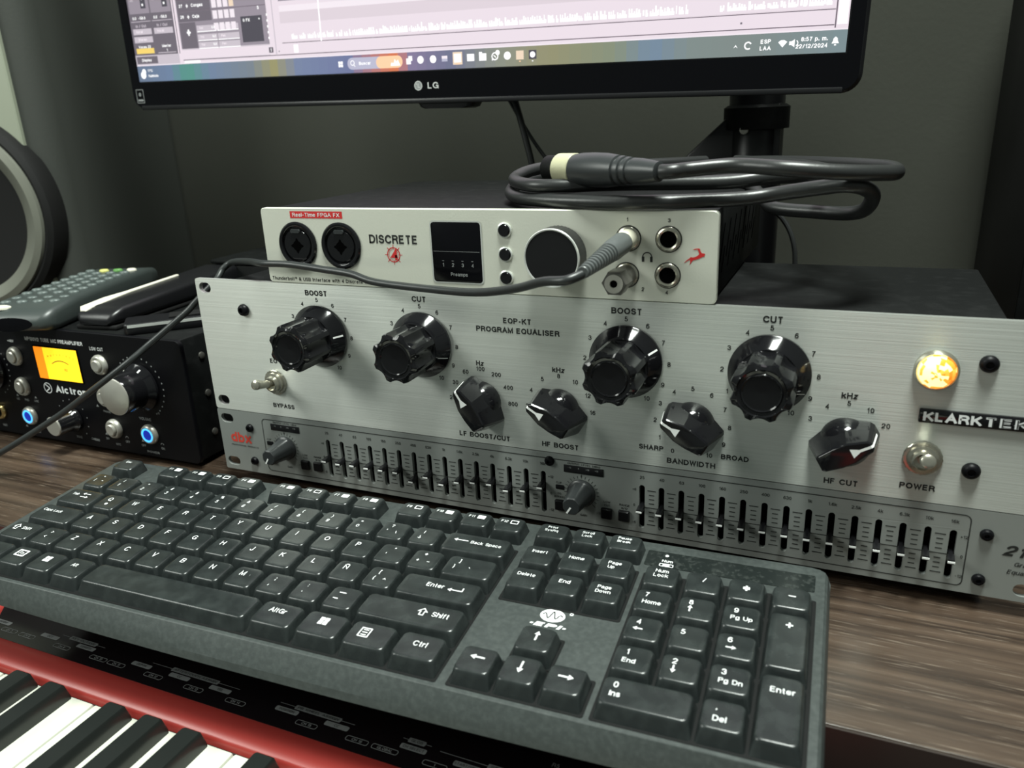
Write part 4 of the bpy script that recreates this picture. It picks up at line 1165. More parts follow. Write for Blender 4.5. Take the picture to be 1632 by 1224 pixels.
# arrangement area
q('s_grey', -141.5, -140.5, 16, 140, .09)
q('s_soft', -134, 291, 25.6, 48.6, .02)
q('s_pale', -134, 291, 48.6, 53.0, .03); q('s_mid', -134, 291, 56.4, 57.6, .03)
q('s_lilac', -134, 291, 26.0, 40.0, .03)
SCR.mi[-1] = names.index('s_light')
q('s_line', -134, 291, 24.9, 25.4, .1)
q('s_white', -95.6, -94.4, 25, 140, .14)
random.seed(5)
x = -124.0
while x < 288:
    if not (199 < x < 220):
        g = min(1, (x + 150) / 160)
        h = random.uniform(1.0, 3.0) * (0.8 + .5 * g) + (random.random() < .08) * 1.4
        if x > 230:
            h *= .9
        q('s_wave', x, x + random.uniform(.7, 1.5), 26.2 + (1.4 if x < -60 else 2.0), 27.4 + h + 2, .11)
        if random.random() < .9:
            q('s_wave', x, x + 1.9, 26.2 + 1.4, 27.8 + h * .35 + 1.2, .11)
    x += random.choice((1.5, 1.7, 1.9, 3.0))
q('s_dark', -138.6, -137.6, 18.6, 19.6, .1); q('s_white', -123, -118.5, 17.5, 23.5, .1)
q('s_dark', 233.6, 234.8, 19.4, 20.6, .1)
q('s_white', 292.6, 298.4, 16.4, 140, .1); q('s_line', 291.2, 292.0, 14.4, 140, .12)
# taskbar symbols
tx('s_white', '11\u00b0C', -287, 9.2, 2.2); tx('s_white', 'Nublado', -287, 4.8, 2.2)
SCR.add(poly(circle(-293, 5.6, 3.2, 16), .1), SF, mi=names.index('s_white'), smooth=False); SCR.add(poly(circle(-291.8, 8.4, 2.4, 16), .11), SF, mi=names.index('s_white'), smooth=False)
wx = -78.6
for a in (-2.1, .15):
    for bb in (-2.1, .15):
        q('s_white', wx + a, wx + a + 2.0, 6.8 + bb, 8.8 + bb, .1)
SCR.add(poly(rrect(-46.5, 6.9, 51, 8.8, 4.2, 6), .1), SF, mi=names.index('s_lilac'), smooth=False)
SCR.add(poly(rrect(-33, 6.9, 24, 8.8, 4.2, 6), .12), SF, mi=names.index('s_hot'), smooth=False)
SCR.add(ringflat(-67.2, 7.4, 1.4, 2.0, .16, 16), SF, mi=names.index('s_white'), smooth=False); SCR.add(line(-66, 6, -64.8, 4.6, .6, .16), SF, mi=names.index('s_white'), smooth=False)
tx('s_white', 'Buscar', -61, 6.9, 2.4)
SCR.add(poly([(-32, 4), (-31, 6.5), (-29, 6), (-28, 9), (-26.5, 7), (-25, 8.4), (-24, 6), (-23, 4)], .16), SF, mi=names.index('s_white'), smooth=False)
for i, (cx, kind) in enumerate(((-15, 'sq2'), (-5, 'dot'), (6, 'disc'), (16, 'half'), (27, 'lit'), (38, 'rect'), (48, 'folder'), (58, 'phone'), (68, 'round'), (78, 'orange'), (88, 'clock'))):
    cy = 7.4
    if kind == 'sq2':
        q('s_white', cx - 2.6, cx + 1.4, cy - 2.8, cy + 1.4, .1); q('s_white', cx - .6, cx + 2.8, cy - .4, cy + 3, .11)
    elif kind in ('dot', 'disc', 'round'):
        SCR.add(poly(circle(cx, cy, 2.8, 20), .1), SF, mi=names.index('s_white'), smooth=False)
    elif kind == 'half':
        q('s_lilac', cx - 2.4, cx + 2.4, cy - 2, cy + 2, .1); q('s_pale', cx - 2.4, cx + 2.4, cy, cy + 2, .11)
    elif kind == 'lit':
        q('s_peach', cx - 4, cx + 4, cy - 4.6, cy + 4.2, .08); q('s_white', cx - 3, cx + 3, cy - 3, cy + 3, .1); q('s_hot', cx - 2, cx + 2, cy - 4.4, cy - 3.8, .11)
    elif kind in ('rect', 'folder'):
        q('s_white', cx - 3, cx + 3, cy - 2.6, cy + 2.4, .1)
        if kind == 'folder':
            q('s_white', cx - 3, cx - .4, cy + 2.4, cy + 3.4, .1)
    elif kind == 'phone':
        SCR.add(ringflat(cx, cy, 1.9, 2.8, .1, 24), SF, mi=names.index('s_white'), smooth=False); SCR.add(poly(circle(cx + 2.2, cy + 2.4, 1.8, 14), .12), SF, mi=names.index('s_white'), smooth=False)
        SCR.add(poly([(cx - 2.6, cy - 3), (cx - 2.4, cy - 1.2), (cx - .8, cy - 2.4)], .12), SF, mi=names.index('s_white'), smooth=False); SCR.add(line(cx - 1, cy + .8, cx + .9, cy - .9, .7, .12), SF, mi=names.index('s_white'), smooth=False)
    elif kind == 'orange':
        q('s_peach', cx - 3, cx + 3, cy - 3, cy + 3, .1); q('s_hot', cx - .6, cx + .6, cy - 4.6, cy - 3.8, .1)
    else:
        q('s_darker', cx - 3, cx + 3, cy - 3, cy + 3, .1); SCR.add(poly(circle(cx, cy, 2.1, 18), .12), SF, mi=names.index('s_white'), smooth=False); q('s_white', cx - .6, cx + .6, cy - 4.6, cy - 4.0, .1)
SCR.add(poly([(230.2, 5.2), (231.6, 7.2), (233, 5.2), (231.6, 6.1)], .12), SF, mi=names.index('s_white'), smooth=False)
SCR.add(ringflat(239.5, 6.4, 1.6, 2.5, .12, 18, .5, 5.4), SF, mi=names.index('s_white'), smooth=False)
tx('s_white', 'ESP', 250.5, 8.4, 2.5, al='c'); tx('s_white', 'LAA', 250.5, 4.4, 2.5, al='c')
SCR.add(poly([(258.2, 7.6), (260, 8.8), (262, 8.8), (263.8, 7.6), (261, 4.4)], .12), SF, mi=names.index('s_white'), smooth=False)
SCR.add(poly([(265, 5.6), (266.4, 5.6), (268.4, 4.2), (268.4, 9), (266.4, 7.8), (265, 7.8)], .12), SF, mi=names.index('s_white'), smooth=False); SCR.add(ringflat(268.4, 6.6, 1.6, 2.2, .12, 10, -1, 1), SF, mi=names.index('s_white'), smooth=False)
tx('s_white', '8:57 p. m.', 288.0, 8.7, 2.5, al='r'); tx('s_white', '22/12/2024', 288.0, 4.6, 2.5, al='r')
SCR.add(poly([(290.4, 5.4), (294.8, 5.4), (294, 7), (293.8, 8.4), (292.6, 9.4), (291.4, 8.4), (291.2, 7)], .12), SF, mi=names.index('s_white'), smooth=False); q('s_white', 292, 293.2, 4.2, 5, .12)
part('screen', SCR, names, mon, label='lit screen with tracks, waveforms and a taskbar')
vs = MB().add(box(-50, 50, 36, 46, 90, 190)).add(box(-22, 22, 46, 60, 120, 160))
part('mount_plate', vs, 'black_steel', mon, bev=1)

arm = thing('clamp_arm', 'black clamp-on support post standing behind the coiled cable', 'support arm', (306, 300, DZ))
part('post', MB().add(lathe([(21, 8), (21, 330), (19, 333), (.01, 333)], 40), Matrix.Translation((306, 300, DZ))), 'black_plastic', arm)
part('clamp', MB().add(box(262, 350, 262, 372, DZ, DZ + 9)), 'black_steel', arm, bev=2)
part('gusset', MB().add(loft([[(p[0], y, p[1]) for p in ((326, 224), (326, 150), (218, 150), (252, 184), (287, 216))] for y in (286, 314)][::-1])), 'black_plastic', arm, bev=2)
part('collar', MB().add(lathe([(25, 0), (25, 16), (22, 18)], 40), Matrix.Translation((306, 300, 205))), 'black_steel', arm)
part('bolt', MB().add(lathe([(3.4, 0), (3.2, 2), (.01, 2.2)], 16), AX((300, 278.6, 205), (0, -1, 0))), 'steel', arm)
part('upper_link', MB().add(tube([(306, 300, 318), (230, 292, 330), (150, 280, 345), (96, 262, 392)], 16, 20, 4)), 'black_plastic', arm)

cA = thing('monitor_cable', 'thicker black cable hanging from the monitor behind the audio interface', 'cable', (142, 232, DZ))
part('cord', MB().add(tube([(96, 240, 330), (120, 234, 262), (131, 231, 229.5), (138, 230, 205), (143.7, 230, 179), (150, 232, 120), (158, 250, 30), (190, 290, DZ + 3)], 2.6, 12, 8)), 'rubber', cA)
cB = thing('monitor_cable', 'thinner black cable slanting behind the thicker one below the monitor', 'cable', (150, 238, DZ))
part('cord', MB().add(tube([(84, 246, 320), (110, 240, 255), (124, 238, 231), (140, 238, 205), (158, 238, 180), (180, 240, 140), (200, 250, 60), (214, 280, DZ + 2)], 1.5, 10, 8)), 'rubber', cB)
cC = thing('rear_cable', 'thin black cable curving down behind the right side of the audio interface', 'cable', (330, 200, 130))
part('cord', MB().add(tube([(318, 183, 150), (322, 196, 157), (330, 203, 155), (340, 205, 146), (347, 204, 132), (349.5, 204, 112), (350, 206, 60), (352, 220, DZ + 2)], 1.7, 10, 8)), 'rubber', cC)

# ------------------------------------------------------------------ red keyboard synthesizer in front of the desk
SYZ = -48.0
syn = thing('synthesizer', 'red keyboard synthesizer with black control strip and piano keys at the lower left', 'synthesizer', (120, -200, -120))
part('case', MB().add(box(-330, 420, -320, -108, -112, -66)).add(box(-330, 420, -148.6, -108, -66.1, SYZ - .3)), 'red_paint', syn, bev=1.5)
part('stand_rail', MB().add(box(-330, 420, -300, -130, -125, -112.2)), 'black_steel', syn)
rs = [[(x, y, z) for y, z in ((-147.0, SYZ - .6), (-149.5, SYZ + .3), (-153, SYZ + .1), (-158, SYZ - .7), (-161.5, SYZ - 1.8), (-163, SYZ - 3.4), (-163, SYZ - 16), (-147, SYZ - 16))] for x in (-330, 420)]
part('front_strip', MB().add(loft(rs[::-1])), 'red_paint', syn, label='glossy red strip between panel and keys', ang=50)
cp = part('control_panel', MB().add(loft([[(p[0], p[1], z) for p in ((-52, -148.2), (420, -148.2), (420, -109), (-86, -109))] for z in (SYZ - .3, SYZ)])), 'piano_black', syn, label='black glossy panel with small printed function names')
part('key_slot', MB().add(box(-328, 418, -164.4, -163.1, -66, SYZ - 7)), 'felt', syn)
T = Matrix.Translation((0, 0, SYZ))
L = MB(); D = MB()


def tag_o(s, x, w=12.2, y=-141.6):
    L.add(frame_line(x - w / 2, x + w / 2, y - 1.5, y + 1.5, 1.2, .28), T)
    L.add(text(s, x, y, 1.55, bold=.01), T)


def tag_f(s, x, w=13.5, y=-137.2):
    L.add(poly(rrect(x, y, w, 2.9, .8, 3), .1), T)
    D.add(text(s, x, y, 1.5, z=.18), T)


for s, x in (('CH 7', -44.5), ('CH 8', -29.5), ('CH 9', -.8), ('CH 10', 28), ('CH 11', 41.5), ('CH 12', 68.5), ('CH 13', 96.4), ('CH 14', 124), ('CH 15', 167.6), ('CH 16', 196.4), ('GLOBAL', 211.5), ('1', 237.5), ('2', 262)):
    tag_o(s, x, 14 if s == 'GLOBAL' else 12.2)
for s, x in (('ON/OFF', -56), ('OCT', -15.8), ('LENGTH', 13.2), ('DEPTH', 55.6), ('CC', 82.5), ('VEL', 110.2), ('POSITION', 152.6), ('CC', 182), ('CH SELECT', 223.7), ('START/SEND', 251.5), ('STOP', 282)):
    tag_f(s, x, y=-136.6 if s in ('CH SELECT',) else -137.2)
for s, x0, x1, xt, w in (('KEY OCTAVE', -10, 24, 7, 21), ('AFTERTOUCH ASSIGN', 60, 120, 90, 32), ('PB WHEEL ASSIGN', 146, 190, 168.6, 27), ('GLOB', 216, 231, 223.4, 9), ('SPECIAL', 236, 300, 268, 16)):
    yy = -133.6 if s != 'GLOB' else -132.4
    L.add(line(x0, yy, x1, yy, .3), T)
    L.add(poly(rrect(xt, yy, w, 2.8, .6, 3), .11), T)
    D.add(text(s, xt, yy, 1.5, w=w - 3, z=.18), T)
L.add(text('R5', 288, -122.6, 2.2), T)
part('lettering', L, 'dark_ink' if False else 'dim_ink', cp)
part('lettering', D, 'ink', cp)
PW = 22.95
wk = MB().add(loft([rrect(0, -75, PW - .9, 150, 1.0, 3, -16), rrect(0, -75, PW - .9, 150, 1.0, 3, -.8), rrect(0, -75, PW - 1.6, 149.2, .8, 3, 0)]))
bk = MB().add(loft([[(p[0], p[1], z) for p in rrect(0, -47, w, l, 1.2, 3)] for w, l, z in ((12.6, 94, -6), (12.4, 93, 2), (11.0, 90, 8.6), (10.0, 88, 9.4))]))
KZ = SYZ - 5.0
w0 = b0 = None
NAT = ['E', 'F', 'G', 'A', 'B', 'C', 'D']
for i in range(-16, 15):
    x = 51.3 + PW * (i - .5)
    nm = NAT[i % 7]
    if w0 is None:
        w0 = part('white_key', wk, 'ivory_key', syn, at=(x, -164.6, KZ))
    else:
        inst('white_key', w0.data, syn, (x, -164.6, KZ))
    if nm in 'FGACD' and True:
        xb = x + PW / 2 + {'F': -1.6, 'G': 0, 'A': 1.6, 'C': -1.2, 'D': 1.2}[nm]
        if b0 is None:
            b0 = part('black_key', bk, 'ebony_key', syn, at=(xb, -164.8, KZ))
        else:
            inst('black_key', b0.data, syn, (xb, -164.8, KZ))

# ------------------------------------------------------------------ computer keyboard
yaw, tilt = 0.03068104, 0.06569368
c, s, ct, stt = math.cos(yaw), math.sin(yaw), math.cos(tilt), math.sin(tilt)
KR = Matrix(((c, -s * ct, s * stt, 0), (s, c * ct, -c * stt, 0), (0, stt, ct, 0), (0, 0, 0, 1)))
kb = thing('computer_keyboard', 'dusty black full-size computer keyboard with white legends in front of the rack stack', 'keyboard', (-43.955, -60.697, 19.667), KR)
U = 19.05


def bow(u):
    return -103.6 - 5.4 * max(0, 1 - ((u - 205) / 250) ** 2)


rings = []
ULO, UHI = -13.0, 436.5
us = [ULO, ULO + .5, ULO + 1.4, ULO + 2.6, ULO + 5, ULO + 9] + list(range(10, 430, 20)) + [UHI - 9, UHI - 5, UHI - 2.6, UHI - 1.4, UHI - .5, UHI]
for u in us:
    d = min(u - ULO, UHI - u)
    ins = 0.0
    if d < 9:
        ins = 9 - math.sqrt(max(0, 81 - (9 - d) ** 2))
    side = 0.0 if d > 2.6 else (2.6 - d) / 2.6
    top = -6.6 - 5.5 * side ** 2.2
    fb_, bk_ = bow(u) + ins, 25.5 - ins
    fr = -101.2
    if fr < fb_ + 2.0:
        fr = fb_ + 2.0
    t2 = (fr - fb_)
    rings.append([(u, y, h) for y, h in ((bk_ - 2, -22), (bk_, -20), (bk_, -11), (bk_ - 2.4, top - .6), (bk_ - 5, top), (fr, top), (fr - .06 * t2, top - .25), (fr - .5 * t2, min(top - 4.2, -11.0)), (fr - .86 * t2, -15.4), (fb_, -19.2), (fb_ + 2, -21.2))])
part('housing', MB().add(loft([list(reversed(r)) for r in rings])), 'kb', kb, ang=16)
for u, v, h in ((20, -37, -27.2), (404, -37, -27.2)):
    z = h
    part('foot', MB().add(box(u - 12, u + 12, v - 4, v + 4, -25.4, -21)), 'matte_black', kb)
for u in (14, 410):
    part('folding_foot', MB().add(box(u - 14, u + 14, 6, 12, -29.6, -21)), 'matte_black', kb)
CO = 2.0      # cell offset to the right of the printed grid
CF = -3.9     # cell offset towards the front
H0 = -10.5


def well(u0, u1, v0, v1):
    part('key_well', MB().add(loft([rrect((u0 + u1) / 2, (v0 + v1) / 2, u1 - u0, v1 - v0, 1.0, 3, z) for z in (-6.9, -6.35)])), 'kb_well', kb)


def cellv(r):
    return -U * (r - 1) + CF, -U * r + CF     # back, front


NX = 15.28 * U
PX = 18.4536 * U
well(CO - .6, 15 * U + CO + .4, -5 * U + CF - .4, CF + .5)
well(NX + CO - .6, NX + 3 * U + CO + .5, -2 * U + CF - .4, CF + .5)
well(NX + U + CO - .6, NX + 2 * U + CO + .5, -4 * U + CF - .4, -3 * U + CF + .5)
well(NX + CO - .6, NX + 3 * U + CO + .5, -5 * U + CF - .4, -4 * U + CF + .5)
well(PX + CO - .6, PX + 4 * U + CO + .9, -5 * U + CF - .4, CF + .5)
part('indicator_panel', MB().add(loft([rrect(390.5, 9.2, 78.5, 12.6, 1.0, 3, z) for z in (-6.9, -6.3)])), 'kb_gloss', kb, label='glossy dark strip above the number pad')
t = MB().add(text('Num', 362, 8.0, 2.0, z=-6.2)).add(frame_line(358.6, 365.4, 3.4, 5.8, .5, .4, -6.2)).add(quad(360.2, 363.6, 4.0, 5.2, -6.2)).add(poly(circle(361, 12.4, .9, 12), -6.2))
part('lettering', t, 'white_ink', kb)
# maker's mark on the shell
t = MB().add(poly([(321 + 5.8 * math.cos(2 * PI * i / 28), -46.4 + 4.3 * math.sin(2 * PI * i / 28)) for i in range(28)], -6.45))
t.add(text('\u00b7EPI\u00b7', 321, -53.2, 2.7, w=17, bold=.04, z=-6.45, shear=.2))
t.add(ringflat(329, -43.2, .5, .9, -6.45, 12))
mk = part('brand_mark', t, 'white_ink', kb)
t = MB()
for i in range(16):
    x0_, x1_ = 316.4 + i * .58, 316.4 + (i + 1) * .58
    f_ = lambda x: -46.4 + 3.0 * math.sin((x - 316.4) / 9.3 * 2 * PI * 2.5) * (1 - abs(x - 321) / 6)
    t.add(line(x0_, f_(x0_), x1_, f_(x1_), .6, -6.38))
part('wave_mark', t, 'kb_well', mk)

_kc = {}


def keycap(w, d, fkey=False):
    k = (round(w, 2), round(d, 2), fkey)
    if k in _kc:
        return _kc[k]
    g = .75
    fr, bkk, sd_ = (3.4, 1.4, 2.0) if not fkey else (2.9, 1.2, 2.0)
    wi, di = w - g, d - g
    tw, td = w - 2 * sd_ - .6, d - fr - bkk - .4
    cyt = (fr - bkk) / 2
    R = [rrect(0, 0, wi, di, 1.2, 5, H0), rrect(0, 0, wi, di, 1.2, 5, -7.2), rrect(0, .15 * cyt, wi - .5, di - .5, 1.4, 5, -6.2),
         rrect(0, cyt * .90, tw + 1.25, td + 1.25, 2.3, 5, -1.35), rrect(0, cyt * .97, tw + .75, td + .75, 2.4, 5, -.55), rrect(0, cyt, tw - .1, td - .1, 2.4, 5, -.1), rrect(0, cyt, tw - 1.1, td - 1.1, 2.1, 5, 0.0),
         rrect(0, cyt, tw - 4.5, td - 4.5, 1.5, 5, -.12)]
    me = MB().add(loft(R)).mesh('keycap', 'key', ang=32)
    _kc[k] = (me, cyt, tw, td)
    return _kc[k]


def arrow(x, y, d, ln=6.0, t=.7, hd=1.5, z=.1):
    a = {'l': PI, 'r': 0, 'u': PI / 2, 'd': -PI / 2}[d]
    R = Matrix.Translation((x, y, 0)) @ Matrix.Rotation(a, 4, 'Z')
    v = [(-ln / 2, -t / 2, z), (ln / 2 - hd * 1.4, -t / 2, z), (ln / 2 - hd * 1.4, t / 2, z), (-ln / 2, t / 2, z), (ln / 2 - hd * 1.6, -hd, z), (ln / 2, 0, z), (ln / 2 - hd * 1.6, hd, z)]
    return [tuple(R @ Vector(p)) for p in v], [(0, 1, 2, 3), (4, 5, 6)]


def key(u0, u1, vb, vf, legends, name='key', fkey=False, w=None):
    """legends: list of callables or (text, dx, dy, cap) relative to the key top's left-back corner"""
    me, cyt, tw, td = keycap(u1 - u0, vb - vf, fkey)
    o = bpy.data.objects.new(name, me)
    COL.objects.link(o)
    o.parent = kb
    o.location = Vector(((u0 + u1) / 2, (vb + vf) / 2, 0)) * MM
    L = MB()
    for g in legends:
        if callable(g):
            L.add(g(-tw / 2, cyt + td / 2, tw, td))
        else:
            s_, dx, dy, cap = g[:4]
            al = g[4] if len(g) > 4 else 'c'
            L.add(text(s_, -tw / 2 + dx, cyt + td / 2 - dy, cap, align=al, z=.1, bold=.004))
    if L.v:
        lm = L.mesh('legend', 'white_ink')
        lo_ = bpy.data.objects.new('legend', lm)
        COL.objects.link(lo_)
        lo_.parent = o
    return o


def rowkeys(r, u, items):
    vb, vf = cellv(r)
    for w, leg, nm in items:
        key(u * U + CO, (u + w) * U + CO, vb, vf, leg, nm)
        u += w


def two(a, b):
    return [(a, 5.2, 3.6, 2.4), (b, 4.8, 8.2, 2.6)]


def one(a):
    return [(a, 5.4, 4.6, 3.4)]


vbF, vfF = 16.6, .6


def fn(x0, s_, icon):
    def ic(L_, T_, w_, d_):
        v, f = poly(rrect(L_ + 9.6, T_ - 3.6, 4.4, 3.2, .4, 2), .1)
        return v, f
    def ic2(L_, T_, w_, d_):
        return frame_line(L_ + 7.4, L_ + 11.8, T_ - 5.2, T_ - 2.0, .4, .5, .1)
    return key(x0, x0 + U, vbF, vfF, [(s_, 4.0, 3.6, 2.0), ic if icon % 3 else ic2], 'function_key', True)


key(CO, U + CO, vbF, vfF, [('Esc', 6.4, 3.4, 2.0)], 'escape_key', True)
for g, u0 in enumerate((2.0, 6.5, 11.0)):
    for i in range(4):
        fn((u0 + i) * U + CO, 'F%d' % (g * 4 + i + 1), g * 4 + i + 1)
for i, (a, b_) in enumerate((('Print', 'SysRq'), ('Scroll', 'Lock'), ('Pause', 'Break'))):
    key(NX + i * U + CO, NX + (i + 1) * U + CO, vbF, vfF, [(a, 6.4, 2.6, 1.9), (b_, 6.4, 5.4, 1.9)], 'navigation_key', True)
rowkeys(1, 0, [(1, [('|', 3.4, 7.2, 2.4), ('\u00b0', 6.4, 3.2, 2.4), ('\u00ac', 9, 7, 2.2)], 'key')] + [(1, two(a, b_), 'key') for a, b_ in
        (('!', '1'), ('"', '2'), ('#', '3'), ('$', '4'), ('%', '5'), ('&', '6'), ('/', '7'), ('(', '8'), (')', '9'), ('=', '0'))] +
        [(1, [('?', 5.2, 3.4, 2.4), ("'", 3.6, 8, 2.4), ('\\', 9.4, 8.4, 2.2)], 'key'), (1, [('\u00a1', 5.4, 3.6, 2.4), ('\u00bf', 4.6, 8.2, 2.6)], 'key'),
         (2, [lambda a, b_, w_, d_: arrow(a + 8.0, b_ - 5.6, 'l', 8, .6, 1.2), ('Back Space', 13.6, 6.0, 2.3, 'l')], 'backspace_key')])
rowkeys(2, 0, [(1.5, [('Tab', 6.4, 5.0, 2.2), lambda a, b_, w_, d_: arrow(a + 14, b_ - 3.8, 'l', 6, .5, 1.1), lambda a, b_, w_, d_: arrow(a + 14.6, b_ - 7, 'r', 6, .5, 1.1)], 'modifier_key'),
               (1, one('Q') + [lambda a, b_, w_, d_: poly(circle(a + 6.6, b_ - 9.4, 1.0, 12), .1)], 'key')] + [(1, one(ch_), 'key') for ch_ in 'WERTYUIOP'] +
        [(1, [('"', 7.4, 3.4, 2.4), ("'", 4.4, 8.2, 2.6)], 'key'), (1, [('*', 6, 3.8, 3.4), ('+', 3.8, 8.2, 2.8), ('~', 9.6, 8.4, 2.4)], 'key'), (1.5, [(']', 6, 3.4, 2.6), ('}', 4.6, 8.0, 2.6), ('`', 12.5, 8.4, 2.6)], 'key')])
rowkeys(3, 0, [(1.75, [('Caps Lock', 9.4, 4.8, 2.2)], 'modifier_key')] + [(1, one(ch_) + [], 'key') for ch_ in 'ASDFGHJKL'] +
        [(1, one('\u00d1'), 'key'), (1, [('[', 5.2, 3.4, 2.6), ('{', 4.2, 8.2, 2.6), ('^', 9.8, 8.6, 2.6)], 'key'),
         (2.25, [('Enter', 17.0, 5.4, 2.8), lambda a, b_, w_, d_: arrow(a + 27.4, b_ - 6.4, 'l', 7.6, .6, 1.2), lambda a, b_, w_, d_: quad(a + 30.7, a + 31.3, b_ - 6.6, b_ - 4.0, .1)], 'enter_key')])


def shift_icon(x, y):
    return lambda a, b_, w_, d_: (lambda P: ([(p[0], p[1], .1) for p in P[0] + P[1]], [(i, (i + 1) % 7, 7 + (i + 1) % 7, 7 + i) for i in range(7)]))(
        ([(a + x + p * 1.0, b_ - y + q_ * 1.0) for p, q_ in ((-1.2, -2.4), (1.2, -2.4), (1.2, 0), (2.6, 0), (0, 2.6), (-2.6, 0), (-1.2, 0))],
         [(a + x + p, b_ - y + q_) for p, q_ in ((-.7, -1.9), (.7, -1.9), (.7, .5), (1.5, .5), (0, 1.9), (-1.5, .5), (-.7, .5))]))


rowkeys(4, 0, [(1.25, [shift_icon(4, 5), ('Shift', 11.6, 5, 2.4)], 'modifier_key'), (1, [('>', 6.6, 3.4, 2.6), ('<', 5.6, 7.8, 2.6)], 'key')] + [(1, one(ch_), 'key') for ch_ in 'ZXCVBN'] +
        [(1, one('M') + [(':', 9.8, 5.2, 1.2)], 'key'), (1, [(';', 5.6, 3.6, 2.6), (',', 4.6, 7.6, 2.8)], 'key'), (1, [(':', 5.4, 3.4, 2.4), ('.', 4.8, 7.4, 2.8)], 'key'),
         (1, [lambda a, b_, w_, d_: quad(a + 4.0, a + 7.6, b_ - 4.2, b_ - 3.6, .1), lambda a, b_, w_, d_: quad(a + 3.0, a + 5.6, b_ - 8.6, b_ - 8.0, .1)], 'key'),
         (2.75, [shift_icon(29.5, 5.4), ('Shift', 38.5, 5.6, 3.0)], 'modifier_key')])


def winlogo(x, y, s_=1.9):
    def f(a, b_, w_, d_):
        m = MB()
        for p in (0, 1):
            for q_ in (0, 1):
                m.add(([(a + x + p * (s_ + .4) + e * .0, b_ - y + q_ * (s_ + .3), .1), (a + x + p * (s_ + .4) + s_, b_ - y + q_ * (s_ + .3) + .15 * p, .1), (a + x + p * (s_ + .4) + s_, b_ - y + q_ * (s_ + .3) + s_, .1), (a + x + p * (s_ + .4), b_ - y + q_ * (s_ + .3) + s_ - .1, .1)] if False else
                       [(a + x + p * (s_ + .4), b_ - y + q_ * (s_ + .3), .1), (a + x + p * (s_ + .4) + s_, b_ - y + q_ * (s_ + .3), .1), (a + x + p * (s_ + .4) + s_, b_ - y + q_ * (s_ + .3) + s_, .1), (a + x + p * (s_ + .4), b_ - y + q_ * (s_ + .3) + s_, .1)], [(0, 1, 2, 3)]))
        return m.v, m.f
    return f


def menu_icon(a, b_, w_, d_):
    m = MB().add(frame_line(a + 4.6, a + 9.8, b_ - 9.0, b_ - 3.2, .3, .55, .1))
    for i in range(3):
        m.add(quad(a + 5.9, a + 8.5, b_ - 7.8 + i * 1.5, b_ - 7.3 + i * 1.5, .1))
    return m.v, m.f


rowkeys(5, 0, [(1.3, [('Ctrl', 8, 5, 2.4)], 'modifier_key'), (1.03, [lambda a, b_, w_, d_: frame_line(a + 3.4, a + 10.4, b_ - 7.6, b_ - 2.4, .4, .9, .1), ('Fn', 6.9, 5, 2.4)], 'modifier_key'), (1.03, [winlogo(4.6, 7.2)], 'modifier_key'), (1.06, [('Alt', 6.6, 5, 2.4)], 'modifier_key'),
               (5.48, [], 'space_bar'), (1.3, [('AltGr', 9.4, 4.8, 2.9)], 'modifier_key'), (1.27, [winlogo(7.2, 7.2, 2.1)], 'modifier_key'), (1.28, [menu_icon], 'modifier_key'), (1.25, [('Ctrl', 9.8, 5.6, 3.0)], 'modifier_key')])


def nav(cx, r, leg, nm='navigation_key'):
    vb, vf = cellv(r)
    key(NX + cx * U + CO, NX + (cx + 1) * U + CO, vb, vf, leg, nm)


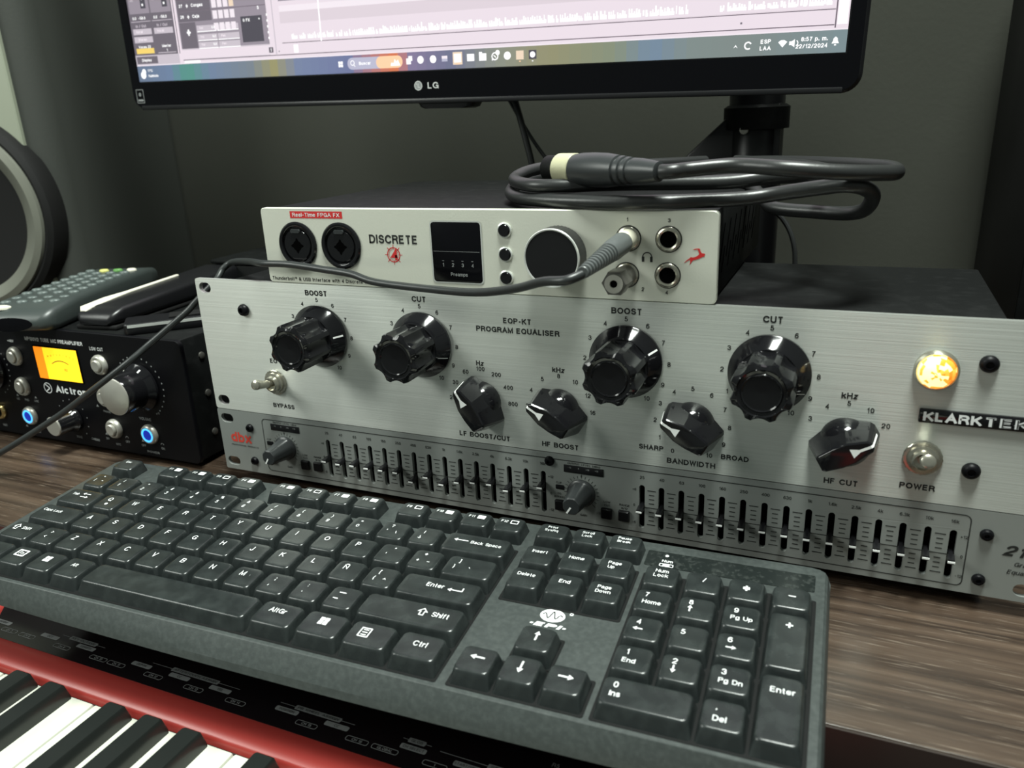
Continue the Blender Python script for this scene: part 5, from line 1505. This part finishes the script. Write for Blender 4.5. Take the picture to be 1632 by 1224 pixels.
nav(0, 1, [('Insert', 7, 4.2, 2.3)]); nav(1, 1, [('Home', 7, 4.4, 2.3)]); nav(2, 1, [('Page', 6.8, 3.4, 2.2), ('Up', 5.6, 6.6, 2.2)])
nav(0, 2, [('Delete', 7, 4.4, 2.3)]); nav(1, 2, [('End', 7, 4.6, 2.5)]); nav(2, 2, [('Page', 6.8, 3.6, 2.2), ('Down', 6.8, 6.8, 2.2)])
nav(1, 4, [lambda a, b_, w_, d_: arrow(a + 7.2, b_ - 5.4, 'u', 5.6, .75, 1.3)], 'arrow_key')
for i, d_ in enumerate('ldr'):
    nav(i, 5, [(lambda dd: (lambda a, b_, w_, e_: arrow(a + 7.2, b_ - 5.6, dd, 6.4, .75, 1.4)))(d_)], 'arrow_key')


def pad(cx, r, leg, w=1, h=1, nm='number_pad_key'):
    vb = cellv(r)[0]
    vf = cellv(r + h - 1)[1]
    key(PX + cx * U + CO, PX + (cx + w) * U + CO, vb, vf, leg, nm)


def arrleg(d, x, y):
    return lambda a, b_, w_, e_: arrow(a + x, b_ - y, d, 4.2, .6, 1.1)


pad(0, 1, [('Num', 7, 3.4, 2.4), ('Lock', 7, 6.8, 2.4)]); pad(1, 1, [('/', 7.6, 4.8, 3)]); pad(2, 1, [('*', 7.2, 7.4, 7.0)]); pad(3, 1, [lambda a, b_, w_, d_: quad(a + 6, a + 9, b_ - 6.1, b_ - 5.5, .1)])
pad(0, 2, [('7', 4.2, 3.2, 3), ('Home', 7, 8.2, 2.5)]); pad(1, 2, [('8', 4.6, 3.2, 3), arrleg('u', 4.6, 7.4)]); pad(2, 2, [('9', 4.8, 3.2, 3), ('Pg Up', 7.4, 8.0, 2.5)]); pad(3, 2, [('+', 7.6, 6.4, 5.6)], 1, 2)
pad(0, 3, [('4', 4.6, 3.2, 3), arrleg('l', 5.0, 7.6)]); pad(1, 3, [('5', 4.6, 4.2, 3)]); pad(2, 3, [('6', 4.6, 3.6, 3), arrleg('r', 5.4, 8.2)])
pad(0, 4, [('1', 4.6, 3.4, 3), ('End', 6, 8.4, 2.5)]); pad(1, 4, [('2', 4.6, 3.4, 3), arrleg('d', 4.6, 7.8)]); pad(2, 4, [('3', 4.6, 3.6, 3), ('Pg Dn', 7.6, 8.4, 2.5)]); pad(3, 4, [('Enter', 7.6, 7.4, 2.8)], 1, 2, 'enter_key')
pad(0, 5, [('0', 4.6, 3.6, 3), ('Ins', 5.2, 8.4, 2.7)], 2, 1); pad(2, 5, [('.', 4.6, 3.4, 3.2), ('Del', 6.2, 9.0, 2.7)])
